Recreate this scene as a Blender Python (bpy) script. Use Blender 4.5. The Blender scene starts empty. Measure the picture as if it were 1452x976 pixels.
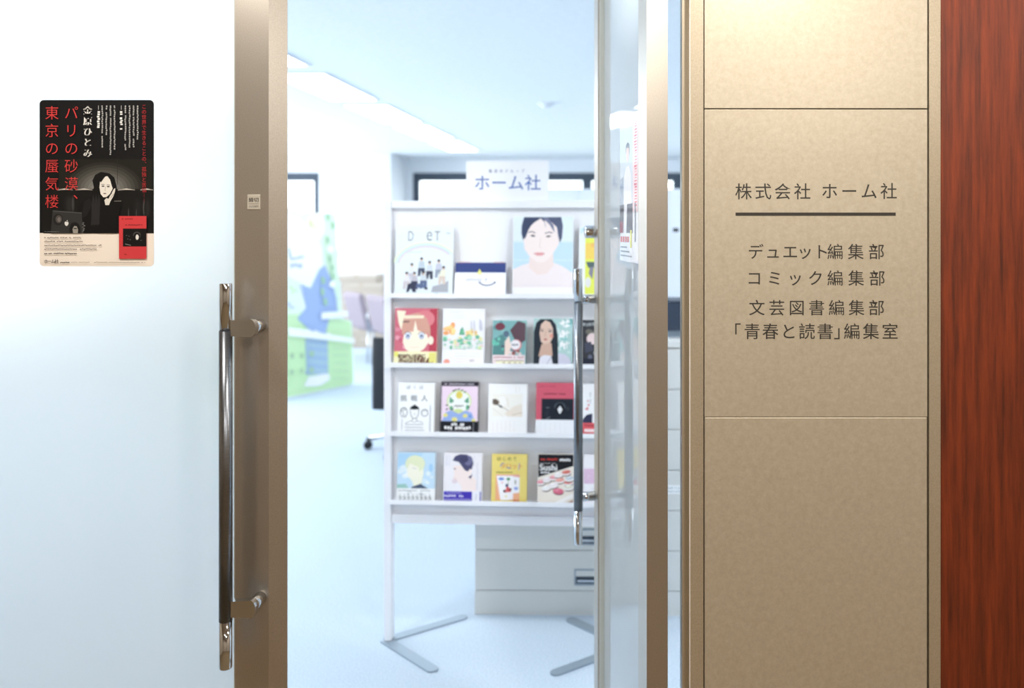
import bpy, bmesh, math, random
from mathutils import Vector, Matrix
random.seed(7)
C = bpy.context.scene.collection
SC = bpy.context.scene
PI = math.pi

# ------------------------------------------------------------------ camera
F, PX, PY, EYE = 1250.0, 905.0, 328.0, 1.52        # focal length in px, optical axis in the 1452x976 frame, eye height
cam = bpy.data.cameras.new('camera')
cam.sensor_width = 36.0
cam.lens = F / 1452 * 36
cam.shift_x = (726 - PX) / 1452
cam.shift_y = (PY - 488) / 1452
cam.clip_start = 0.05
cam.dof.use_dof = True
cam.dof.focus_distance = 1.87
cam.dof.aperture_fstop = 2.4
co = bpy.data.objects.new('camera', cam)
co.location = (0, 0, EYE)
co.rotation_euler = (PI / 2, 0, 0)
C.objects.link(co)
SC.camera = co

# ------------------------------------------------------------------ world, exposure
SC.view_settings.view_transform = 'Standard'
SC.view_settings.look = 'None'
SC.view_settings.exposure = 0.0
SC.view_settings.gamma = 1.0
SC.view_settings.use_curve_mapping = False
W = bpy.data.worlds.new('sky')
SC.world = W
W.use_nodes = True
bg = W.node_tree.nodes['Background']
bg.inputs[0].default_value = (0.90, 0.96, 1.0, 1)
bg.inputs[1].default_value = 3.6

OFFICE_LIGHT = 10.0          # emission of the fluorescent diffusers
FILL_W = 19.0            # added fill lights just inside the doors, out of view
DOWNLIGHT_W = 66.0          # corridor downlights

# daylight through the windows (area lamps set in the window openings)
def window_lamp(name, loc, rot, sx, sy, watts):
    l = bpy.data.lights.new(name, 'AREA')
    l.shape = 'RECTANGLE'; l.size = sx; l.size_y = sy; l.energy = watts
    l.color = (0.90, 0.96, 1.0)
    o = bpy.data.objects.new(name, l)
    o.location = loc; o.rotation_euler = rot
    C.objects.link(o)
window_lamp('window_daylight', (-6.42, 8.0, 1.6), (0, -PI / 2, 0), 1.5, 9.4, 200)


# ------------------------------------------------------------------ helpers
def lin(c):
    c = c / 255.0
    return c / 12.92 if c <= 0.04045 else ((c + 0.055) / 1.055) ** 2.4

def rgb(t):
    return (lin(t[0]), lin(t[1]), lin(t[2]), 1)

MATS = {}
def mat(name, col, rough=0.5, metal=0.0, spec=0.5, coat=0.0):
    if name in MATS:
        return MATS[name]
    m = bpy.data.materials.new(name)
    m.use_nodes = True
    b = m.node_tree.nodes['Principled BSDF']
    b.inputs['Base Color'].default_value = rgb(col)
    b.inputs['Roughness'].default_value = rough
    b.inputs['Metallic'].default_value = metal
    b.inputs['Specular IOR Level'].default_value = spec
    b.inputs['Coat Weight'].default_value = coat
    MATS[name] = m
    return m

def ink(col):
    return mat('ink_%d_%d_%d' % tuple(col), col, 0.55, 0, 0.3)

def noisy(name, c1, c2, scale, rough=0.5, metal=0.0, stretch=(1, 1, 1), detail=4, bump=0.0, lo=0.35, hi=0.65, spec=0.5, noise_rough=0.6):
    m = mat(name, c1, rough, metal, spec)
    nt = m.node_tree
    b = nt.nodes['Principled BSDF']
    tc = nt.nodes.new('ShaderNodeTexCoord')
    mp = nt.nodes.new('ShaderNodeMapping')
    mp.inputs['Scale'].default_value = stretch
    n = nt.nodes.new('ShaderNodeTexNoise')
    n.inputs['Scale'].default_value = scale
    n.inputs['Detail'].default_value = detail
    n.inputs['Roughness'].default_value = noise_rough
    r = nt.nodes.new('ShaderNodeValToRGB')
    r.color_ramp.elements[0].position = lo
    r.color_ramp.elements[1].position = hi
    r.color_ramp.elements[0].color = rgb(c1)
    r.color_ramp.elements[1].color = rgb(c2)
    nt.links.new(tc.outputs['Object'], mp.inputs[0])
    nt.links.new(mp.outputs[0], n.inputs['Vector'])
    nt.links.new(n.outputs['Fac'], r.inputs[0])
    nt.links.new(r.outputs[0], b.inputs['Base Color'])
    if bump:
        bp = nt.nodes.new('ShaderNodeBump')
        bp.inputs['Strength'].default_value = bump
        bp.inputs['Distance'].default_value = 0.002
        nt.links.new(n.outputs['Fac'], bp.inputs['Height'])
        nt.links.new(bp.outputs[0], b.inputs['Normal'])
    return m

def emission(name, col, strength):
    m = bpy.data.materials.new(name)
    m.use_nodes = True
    nt = m.node_tree
    nt.nodes.clear()
    e = nt.nodes.new('ShaderNodeEmission')
    e.inputs[0].default_value = rgb(col)
    e.inputs[1].default_value = strength
    o = nt.nodes.new('ShaderNodeOutputMaterial')
    nt.links.new(e.outputs[0], o.inputs[0])
    return m

def clear_glass(name, tint=(0.97, 0.99, 0.985)):
    m = bpy.data.materials.new(name)
    m.use_nodes = True
    nt = m.node_tree
    nt.nodes.clear()
    t = nt.nodes.new('ShaderNodeBsdfTransparent'); t.inputs[0].default_value = (*tint, 1)
    g = nt.nodes.new('ShaderNodeBsdfGlossy'); g.inputs['Roughness'].default_value = 0.02
    f = nt.nodes.new('ShaderNodeFresnel'); f.inputs[0].default_value = 1.45
    x = nt.nodes.new('ShaderNodeMixShader')
    o = nt.nodes.new('ShaderNodeOutputMaterial')
    nt.links.new(f.outputs[0], x.inputs[0]); nt.links.new(t.outputs[0], x.inputs[1]); nt.links.new(g.outputs[0], x.inputs[2])
    nt.links.new(x.outputs[0], o.inputs[0])
    return m

def frosted_glass(name):
    m = bpy.data.materials.new(name)
    m.use_nodes = True
    nt = m.node_tree
    nt.nodes.clear()
    tl = nt.nodes.new('ShaderNodeBsdfTranslucent'); tl.inputs[0].default_value = (0.93, 0.97, 0.98, 1)
    rf = nt.nodes.new('ShaderNodeBsdfRefraction'); rf.inputs[0].default_value = (0.95, 0.985, 0.99, 1)
    rf.inputs['Roughness'].default_value = 0.6; rf.inputs['IOR'].default_value = 1.25
    x1 = nt.nodes.new('ShaderNodeMixShader'); x1.inputs[0].default_value = 0.30
    g = nt.nodes.new('ShaderNodeBsdfGlossy'); g.inputs['Roughness'].default_value = 0.0
    f = nt.nodes.new('ShaderNodeFresnel'); f.inputs[0].default_value = 1.6
    x = nt.nodes.new('ShaderNodeMixShader')
    o = nt.nodes.new('ShaderNodeOutputMaterial')
    df = nt.nodes.new('ShaderNodeBsdfDiffuse'); df.inputs[0].default_value = (0.93, 0.97, 0.98, 1)
    x2 = nt.nodes.new('ShaderNodeMixShader'); x2.inputs[0].default_value = 0.45
    nt.links.new(tl.outputs[0], x2.inputs[1]); nt.links.new(df.outputs[0], x2.inputs[2])
    nt.links.new(x2.outputs[0], x1.inputs[1]); nt.links.new(rf.outputs[0], x1.inputs[2])
    nt.links.new(f.outputs[0], x.inputs[0]); nt.links.new(x1.outputs[0], x.inputs[1]); nt.links.new(g.outputs[0], x.inputs[2])
    nt.links.new(x.outputs[0], o.inputs[0])
    return m

def gloss_ink(col):
    return mat('gloss_ink_%d_%d_%d' % tuple(col), col, 0.06, 0, 0.6)

class MB:
    """collects boxes, prisms, cylinders and flat shapes; build() links them as ONE mesh object"""
    def __init__(s):
        s.v = []; s.f = []; s.m = []; s.mats = []; s.sm = []
    def mi(s, m):
        if m not in s.mats:
            s.mats.append(m)
        return s.mats.index(m)
    def add(s, vs, fs, m, smooth=False):
        k = len(s.v)
        s.v += [tuple(v) for v in vs]
        i = s.mi(m)
        for f in fs:
            s.f.append([k + a for a in f]); s.m.append(i); s.sm.append(smooth)
        return s
    def box(s, x0, x1, y0, y1, z0, z1, m, b=0.0):
        if b <= 0:
            vs = [(x, y, z) for x in (x0, x1) for y in (y0, y1) for z in (z0, z1)]
            fs = [(0, 1, 3, 2), (4, 6, 7, 5), (0, 4, 5, 1), (2, 3, 7, 6), (0, 2, 6, 4), (1, 5, 7, 3)]
            return s.add(vs, fs, m)
        bm = bmesh.new()
        bmesh.ops.create_cube(bm, size=1)
        for v in bm.verts:
            v.co = Vector(((x0 + x1) / 2 + v.co.x * (x1 - x0), (y0 + y1) / 2 + v.co.y * (y1 - y0), (z0 + z1) / 2 + v.co.z * (z1 - z0)))
        bmesh.ops.bevel(bm, geom=bm.edges[:], offset=b, segments=2, affect='EDGES', profile=0.5)
        bm.verts.ensure_lookup_table()
        bm.verts.index_update()
        vs = [v.co[:] for v in bm.verts]; fs = [[v.index for v in f.verts] for f in bm.faces]
        bm.free()
        return s.add(vs, fs, m)
    def prism(s, pts, a, b, m, axis='z', smooth=False):
        """polygon pts extruded from a to b along axis; pts are the two other coordinates in xyz order"""
        def pt(p, h):
            return {'z': (p[0], p[1], h), 'y': (p[0], h, p[1]), 'x': (h, p[0], p[1])}[axis]
        n = len(pts)
        vs = [pt(p, a) for p in pts] + [pt(p, b) for p in pts]
        fs = [tuple(range(n - 1, -1, -1)), tuple(range(n, 2 * n))]
        s.add(vs, fs, m)
        k = len(s.v) - 2 * n
        i = s.mi(m)
        for j in range(n):
            q = (j + 1) % n
            s.f.append([k + j, k + q, k + n + q, k + n + j]); s.m.append(i); s.sm.append(smooth)
        return s
    def tube(s, pts, r, m, n=14, cap=True):
        pts = [Vector(p) for p in pts]
        rs = r if isinstance(r, (list, tuple)) else [r] * len(pts)
        vs, fs = [], []
        t0 = (pts[1] - pts[0]).normalized()
        up = Vector((0, 0, 1)) if abs(t0.z) < 0.9 else Vector((1, 0, 0))
        a = t0.cross(up).normalized()
        for i, p in enumerate(pts):
            t = (pts[min(i + 1, len(pts) - 1)] - pts[max(i - 1, 0)]).normalized()
            a = (a - t * a.dot(t)).normalized()
            b = t.cross(a)
            for j in range(n):
                an = 2 * PI * j / n
                vs.append(p + (a * math.cos(an) + b * math.sin(an)) * rs[i])
        for i in range(len(pts) - 1):
            for j in range(n):
                q = (j + 1) % n
                fs.append((i * n + j, i * n + q, (i + 1) * n + q, (i + 1) * n + j))
        s.add(vs, fs, m, True)
        if cap:
            k = len(s.v) - len(vs)
            i = s.mi(m)
            s.f.append([k + j for j in range(n - 1, -1, -1)]); s.m.append(i); s.sm.append(False)
            s.f.append([k + (len(pts) - 1) * n + j for j in range(n)]); s.m.append(i); s.sm.append(False)
        return s
    def lathe(s, prof, cx, cy, m, n=24, axis='z'):
        vs, fs = [], []
        for (r, z) in prof:
            for j in range(n):
                an = 2 * PI * j / n
                if axis == 'z':
                    vs.append((cx + r * math.cos(an), cy + r * math.sin(an), z))
                else:
                    vs.append((cx + r * math.cos(an), z, cy + r * math.sin(an)))
        for i in range(len(prof) - 1):
            for j in range(n):
                q = (j + 1) % n
                fs.append((i * n + j, i * n + q, (i + 1) * n + q, (i + 1) * n + j))
        return s.add(vs, fs, m, True)
    def build(s, name, parent=None, kind=None):
        me = bpy.data.meshes.new(name)
        me.from_pydata(s.v, [], s.f)
        for m in s.mats:
            me.materials.append(m)
        me.polygons.foreach_set('material_index', s.m)
        me.polygons.foreach_set('use_smooth', s.sm)
        bm = bmesh.new(); bm.from_mesh(me)
        bmesh.ops.recalc_face_normals(bm, faces=bm.faces[:])
        bm.to_mesh(me); bm.free()
        o = bpy.data.objects.new(name, me)
        C.objects.link(o)
        if parent:
            o.parent = parent
        if kind:
            o['kind'] = kind
        return o

def tag(o, label, cat, group=None):
    o['label'] = label; o['category'] = cat
    if group:
        o['group'] = group
    return o

def thing(name, label, cat, loc=(0, 0, 0), rz=0.0, group=None, kind=None):
    o = bpy.data.objects.new(name, None)
    C.objects.link(o)
    o.location = loc
    o.rotation_euler = (0, 0, rz)
    if kind:
        o['kind'] = kind
    if label:
        tag(o, label, cat, group)
    return o

def at(x, y, Y):
    """the point seen at photo pixel x, y at distance Y"""
    return Vector(((x - PX) * Y / F, Y, EYE - (y - PY) * Y / F))

def on_plane(loc, rz, x, y, d=0.0):
    """local (x, z) where the sight line of a pixel meets the plane local-y = d of a frame at loc turned by rz"""
    M = Matrix.Rotation(-rz, 3, 'Z')
    o = M @ (Vector((0, 0, EYE)) - Vector(loc))
    r = M @ Vector(((x - PX) / F, 1, -(y - PY) / F))
    t = (d - o.y) / r.y
    p = o + r * t
    return p.x, p.z

# ------------------------------------------------------------------ printed matter: flat inks laid on a sheet
GL = {}
def glyph(ch, off=0.0):
    k = (ch, off)
    if k not in GL:
        c = bpy.data.curves.new('t', 'FONT'); c.body = ch; c.resolution_u = 3; c.offset = off
        o = bpy.data.objects.new('t', c)
        C.objects.link(o)
        dg = bpy.context.evaluated_depsgraph_get()
        me = bpy.data.meshes.new_from_object(o.evaluated_get(dg))
        GL[k] = ([(v.co.x, v.co.y) for v in me.vertices], [list(p.vertices) for p in me.polygons])
        bpy.data.objects.remove(o); bpy.data.curves.remove(c); bpy.data.meshes.remove(me)
    return GL[k]

class Print:
    """draws in photo pixels; f maps a pixel to the sheet's own (x, z); y is the sheet's front"""
    def __init__(s, mb, f, y, eps=0.00004):
        s.mb, s.f, s.y, s.eps = mb, f, y, eps
        s.ink = ink
    def nxt(s):
        s.y -= s.eps
    def poly(s, pts, col, step=True):
        if step: s.nxt()
        q = [s.f(*p) for p in pts]
        s.mb.add([(a, s.y, b) for a, b in q], [tuple(range(len(q)))], s.ink(col))
    def R(s, x0, y0, x1, y1, col):
        s.poly([(x0, y0), (x1, y0), (x1, y1), (x0, y1)], col)
    def E(s, cx, cy, rx, ry, col, n=22, rot=0.0):
        cr, sr = math.cos(rot), math.sin(rot)
        s.poly([(cx + rx * math.cos(2 * PI * i / n) * cr - ry * math.sin(2 * PI * i / n) * sr,
                 cy + rx * math.cos(2 * PI * i / n) * sr + ry * math.sin(2 * PI * i / n) * cr) for i in range(n)], col)
    def L(s, pts, w, col):
        s.nxt()
        for (a, b) in zip(pts[:-1], pts[1:]):
            dx, dy = b[0] - a[0], b[1] - a[1]
            l = math.hypot(dx, dy) or 1
            nx, ny = -dy / l * w / 2, dx / l * w / 2
            s.poly([(a[0] + nx, a[1] + ny), (b[0] + nx, b[1] + ny), (b[0] - nx, b[1] - ny), (a[0] - nx, a[1] - ny)], col, False)
    def arc(s, cx, cy, rx, ry, a0, a1, w, col, n=14):
        s.L([(cx + rx * math.cos(math.radians(a0 + (a1 - a0) * i / n)), cy - ry * math.sin(math.radians(a0 + (a1 - a0) * i / n))) for i in range(n + 1)], w, col)
    def ch(s, c, cx, cy, size, col, off=0.0, sx=1.0, mid=(0.5, 0.38)):
        if off > 0.006:
            for k in (-1, 1): s.ch(c, cx + k * off * size * .7, cy, size, col, 0.0, sx, mid)
            return
        vs, fs = glyph(c, off)
        if not vs: return
        q = [s.f(cx + (a - mid[0]) * size * sx, cy - (b - mid[1]) * size) for a, b in vs]
        s.mb.add([(a, s.y, b) for a, b in q], fs, s.ink(col))
    def H(s, t, x0, x1, cy, size, col, off=0.0, sx=1.0):
        """characters on evenly spaced centres between x0 and x1"""
        s.nxt()
        n = len(t)
        for i, c in enumerate(t):
            cx = (x0 + x1) / 2 if n == 1 else x0 + size * sx / 2 + (x1 - x0 - size * sx) * i / (n - 1)
            if c != ' ': s.ch(c, cx, cy, size, col, off, sx)
    def V(s, t, cx, y0, y1, size, col, off=0.0):
        s.nxt()
        n = len(t)
        for i, c in enumerate(t):
            cy = y0 + size / 2 + (y1 - y0 - size) * i / max(1, n - 1)
            if c in '、。':
                s.ch(c, cx + size * 0.6, cy - size * 0.6, size, col, off)
            elif c == '…':
                for k in (-0.3, 0, 0.3):
                    s.poly([(cx - .05 * size, cy + (k - .05) * size), (cx + .05 * size, cy + (k - .05) * size), (cx + .05 * size, cy + (k + .05) * size), (cx - .05 * size, cy + (k + .05) * size)], col, False)
            else:
                s.ch(c, cx, cy, size, col, off)
    def W(s, t, x0, x1, yb, yt, col, off=0.0):
        """a word fitted to the box x0..x1, base yb .. top yt"""
        s.nxt()
        vs, fs = glyph(t, off)
        ax = min(a for a, b in vs); bx = max(a for a, b in vs)
        ay = min(b for a, b in vs); by = max(b for a, b in vs)
        q = [s.f(x0 + (a - ax) / (bx - ax) * (x1 - x0), yb - (b - ay) / (by - ay) * (yb - yt)) for a, b in vs]
        s.mb.add([(a, s.y, b) for a, b in q], fs, s.ink(col))
    def S(s, x0, y0, x1, y1, col, vert=False, fill=0.62):
        """one line of print too small to read: a row of short marks"""
        s.nxt()
        th = (x1 - x0) if vert else (y1 - y0)
        p = y0 if vert else x0
        e = y1 if vert else x1
        while p < e - th * .4:
            l = th * random.uniform(.45, 1.0)
            if random.random() < 0.93:
                k = random.uniform(0.0, 0.25) * th
                w = th * fill
                if vert: s.poly([(x0 + k, p), (x0 + k + w, p), (x0 + k + w, p + l * .75), (x0 + k, p + l * .75)], col, False)
                else: s.poly([(p, y0 + k), (p + l * .75, y0 + k), (p + l * .75, y0 + k + w), (p, y0 + k + w)], col, False)
            p += l
    def blobs(s, x0, y0, x1, y1, n, r0, r1, cols):
        for i in range(n):
            c = random.choice(cols)
            s.E(random.uniform(x0, x1), random.uniform(y0, y1), random.uniform(r0, r1), random.uniform(r0, r1), c, 9)

# ------------------------------------------------------------------ materials
M_metal = noisy('champagne_steel', (178, 165, 142), (196, 184, 162), 420, 0.36, 0.45, detail=3, lo=0.3, hi=0.7)
M_panel = noisy('panel_steel', (182, 170, 147), (206, 197, 178), 70, 0.42, 0.35, detail=12, lo=0.3, hi=0.7, noise_rough=.82)
M_stile = noisy('stile_steel', (176, 169, 159), (194, 187, 176), 500, 0.36, 0.85, detail=3, lo=0.3, hi=0.7)
M_chrome = mat('polished_steel', (205, 208, 212), 0.08, 1.0)
M_brush = noisy('brushed_steel', (120, 124, 130), (140, 144, 150), 60, 0.3, 1.0, stretch=(1, 1, 40))
M_dark = mat('dark_joint', (30, 26, 22), 0.7)
M_wood = noisy('mahogany', (72, 27, 9), (142, 58, 22), 9, 0.48, 0.0, stretch=(9, 1, 0.45), detail=8, lo=0.3, hi=0.72, spec=0.5, noise_rough=0.72)
M_white = mat('white_paint', (238, 241, 245), 0.6)
M_ceil = noisy('ceiling_tile', (240, 245, 249), (245, 249, 252), 30, 0.9)
M_carpet = noisy('office_carpet', (172, 188, 202), (196, 208, 220), 160, 0.95, detail=3, bump=0.3)
M_corr = mat('corridor_plaster', (196, 184, 166), 0.8)
M_cfloor = noisy('corridor_carpet', (124, 104, 76), (142, 120, 90), 150, 0.95)
M_rack = mat('rack_white', (240, 242, 248), 0.45)
M_grey = mat('foot_grey', (150, 164, 176), 0.45, 0.4)
M_cab = mat('cabinet_white', (216, 218, 216), 0.5)
M_black = mat('black_plastic', (22, 24, 32), 0.5)
M_frame = mat('window_frame_dark', (66, 78, 92), 0.5)
M_page = mat('page_edges', (228, 224, 214), 0.8)
M_frost = frosted_glass('frosted_film')
M_glass = clear_glass('clear_glass')
M_wglass = clear_glass('window_glass')
M_diff = emission('light_diffuser', (244, 250, 255), OFFICE_LIGHT)

# ------------------------------------------------------------------ the setting: office behind the doors
YF = 1.87                      # front plane of the doors and of the wall beside them
CEIL = 2.627
X0, X1, YB = -6.5, 4.0, 13.4
MB().box(X0 - .2, X1 + .2, 1.99, YB + .2, -0.1, 0, M_carpet).build('floor_office', kind='structure')
MB().box(X0 - .2, X1 + .2, 1.99, YB + .2, CEIL, CEIL + .1, M_ceil).build('ceiling_office', kind='structure')
MB().box(X1, X1 + .15, 1.99, YB, 0, CEIL, M_white).build('wall_right', kind='structure')
# left wall with three wide windows
lw = MB()
lw.box(X0 - .15, X0, 1.99, YB, 0, 0.75, M_white)
lw.box(X0 - .15, X0, 1.99, YB, 2.42, CEIL, M_white)
piers = [(1.99, 3.2), (6.2, 6.6), (9.6, 10.0), (12.8, YB)]
for a, b in piers:
    lw.box(X0 - .15, X0, a, b, 0.75, 2.42, M_white)
lw.build('wall_left', kind='structure')
wn = 0
def window(x0, x1, y0, y1, z0, z1, along, mull=()):
    """a window set in an opening; along = 'x' or 'y'"""
    global wn
    wn += 1
    fr = MB(); t = 0.09
    def bar(a0, a1, c0, c1):
        if along == 'x': fr.box(a0, a1, y0, y1, c0, c1, M_frame)
        else: fr.box(x0, x1, a0, a1, c0, c1, M_frame)
    p0, p1 = (x0, x1) if along == 'x' else (y0, y1)
    bar(p0, p1, z1 - 0.12, z1); bar(p0, p1, z0, z0 + .06)
    for q in (p0, p1 - t): bar(q, q + t, z0 + .06, z1 - .11)
    for q in mull: bar(q - .07, q + .07, z0 + .06, z1 - .11)
    root = fr.build('window_%d' % wn, kind='structure')
    g = MB()
    if along == 'x': g.box(x0 + .01, x1 - .01, (y0 + y1) / 2 - .003, (y0 + y1) / 2 + .003, z0 + .01, z1 - .01, M_wglass)
    else: g.box((x0 + x1) / 2 - .003, (x0 + x1) / 2 + .003, y0 + .01, y1 - .01, z0 + .01, z1 - .01, M_wglass)
    g.build('window_glass', root)
for a, b in zip(piers[:-1], piers[1:]):
    window(X0 - .11, X0 - .04, a[1], b[0], 0.75, 2.42, 'y')
# far wall: windows on both sides of the column
bw = MB()
bw.box(X0, X1, YB, YB + .15, 0, 0.8, M_white)
bw.box(X0, X1, YB, YB + .15, 2.41, CEIL, M_white)
for a, b in ((X0, -6.3), (-4.85, -3.43), (2.9, X1)):
    bw.box(a, b, YB, YB + .15, 0.8, 2.41, M_white)
bw.build('wall_back', kind='structure')
window(-6.3, -4.85, YB + .03, YB + .1, 0.8, 2.41, 'x')
window(-3.43, 2.9, YB + .03, YB + .1, 0.8, 2.41, 'x', (-0.78, 0.6))
MB().box(-4.5, -3.5, 12.45, YB, 0, CEIL, M_white).build('wall_column', kind='structure')

# ------------------------------------------------------------------ the setting: corridor in front
fw = MB()                       # wall around the doors, seen from the office side and above
fw.box(X0, -1.62, 1.90, 1.99, 0, CEIL, M_white)
fw.box(-1.62, 0.094, 1.90, 1.99, 2.47, CEIL, M_white)
fw.box(0.112, X1, 1.90, 1.99, 0, CEIL, M_white)
fw.build('wall_front', kind='structure')
MB().box(-2.6, -1.62, 1.87, 1.90, 0, CEIL, M_metal).build('wall_corridor_left', kind='structure')
MB().box(-1.62, 0.094, 1.87, 1.90, 2.47, CEIL, M_metal).build('trim_1', kind='structure')
MB().box(-2.7, 2.6, -2.5, 1.99, -0.1, 0, M_cfloor).build('floor', kind='structure')
MB().box(-2.7, 2.6, -2.5, 1.90, CEIL, CEIL + .1, M_corr).build('ceiling', kind='structure')
cw = MB()
cw.box(-2.7, -2.6, -2.5, 1.87, 0, CEIL, M_corr)
cw.box(2.5, 2.6, -2.5, 1.87, 0, CEIL, M_corr)
cw.box(-2.6, 2.5, -2.6, -2.5, 0, CEIL, M_corr)
cw.build('wall_corridor', kind='structure')
# door jamb on the right: front strip and a stepped-back stop
jb = MB()
jx = [at(978, 0, YF).x, at(997.4, 0, YF).x]
jb.prism([(0.0945, 1.90), (jx[0], 1.90), (jx[0], YF + .0015), (jx[0] + .0015, YF), (jx[1], YF), (jx[1], 1.897), (0.112, 1.897), (0.112, 1.99), (0.0945, 1.99)], 0, CEIL, M_metal)
tr = jb.build('trim_2', kind='structure')
MB().prism([(jx[0] - .0012, YF + .001), (jx[0] + .0004, YF - .0006), (jx[0] + .0014, YF - .0006), (jx[0] - .0002, YF + .004)], 0, CEIL, mat('highlight_pale', (236, 232, 224), .4)).build('edge_highlight', tr)  # pale strip painted in as the highlight along the jamb edge
# strip between the panels and the wood
sx0, sx1 = at(1317.5, 0, YF).x, at(1334, 0, YF).x
MB().box(sx0, sx1, YF, 1.899, 0, CEIL, M_metal, 0.001).build('trim_3', kind='structure')
MB().box(sx1 + .0005, 2.5, YF, 1.899, 0, CEIL, M_wood).build('wall_wood', kind='structure')
MB().box(jx[1], sx0, 1.893, 1.899, 0, CEIL, M_dark).build('trim_4', kind='structure')

# metal wall panels beside the door, with open joints
px0, px1 = at(998.8, 0, YF).x, at(1315, 0, YF).x
za, zb = at(0, 154.5, YF).z, at(0, 592.5, YF).z
def panel(name, z0, z1, label, bev=.0008):
    o = MB().box(px0, px1, YF, 1.893, z0, z1, M_panel, bev).build(name)
    return tag(o, label, 'wall panel')
panel('metal_panel', za + .0012, CEIL - .001, 'blank beige metal wall panel above the company sign panel')
sign = panel('sign_panel', zb + .0015, za - .0012, 'beige metal sign panel with engraved company and department names')
sign['category'] = 'sign'
panel('metal_panel', 0.02, zb + .0012, 'blank beige metal wall panel below the company sign panel', .0026)
INK = (58, 55, 50)
def sign_line(fn):
    mb = MB(); p = Print(mb, lambda x, y: ((x - PX) * YF / F, EYE - (y - PY) * YF / F), YF - .0001)
    fn(p); mb.build('lettering', sign)
TH = 0.004
sign_line(lambda p: p.H('株式会社', 1042, 1150, 271.5, 24.5, INK, TH))
sign_line(lambda p: p.H('ホーム社', 1164, 1272.5, 271, 24.5, INK, TH))
sign_line(lambda p: (p.H('デュエ', 1060, 1132, 357, 23, INK, TH), p.H('ット', 1130, 1176, 357, 23, INK, TH)))
sign_line(lambda p: (p.H('編集部', 1172.5, 1254.5, 357, 23.5, INK, TH)))
sign_line(lambda p: p.H('コミック', 1058, 1168, 394.5, 23, INK, TH))
sign_line(lambda p: p.H('編集部', 1172.5, 1255.5, 394.5, 23.5, INK, TH))
sign_line(lambda p: p.H('文芸図書編集部', 1061.5, 1254.5, 436.5, 23.5, INK, TH))
sign_line(lambda p: (p.H('「', 1026, 1052, 470, 24, INK, TH), p.H('青春と読書', 1054.5, 1182, 470, 24, INK, TH), p.H('」', 1182, 1206, 470, 24, INK, TH), p.H('編集室', 1196, 1274, 470, 24, INK, TH)))
mb = MB()
a, b = at(1043, 306, YF), at(1270, 301.5, YF)
mb.box(a.x, b.x, YF - .0006, YF + .001, a.z, b.z, ink(INK))
mb.build('rule', sign)

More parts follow.
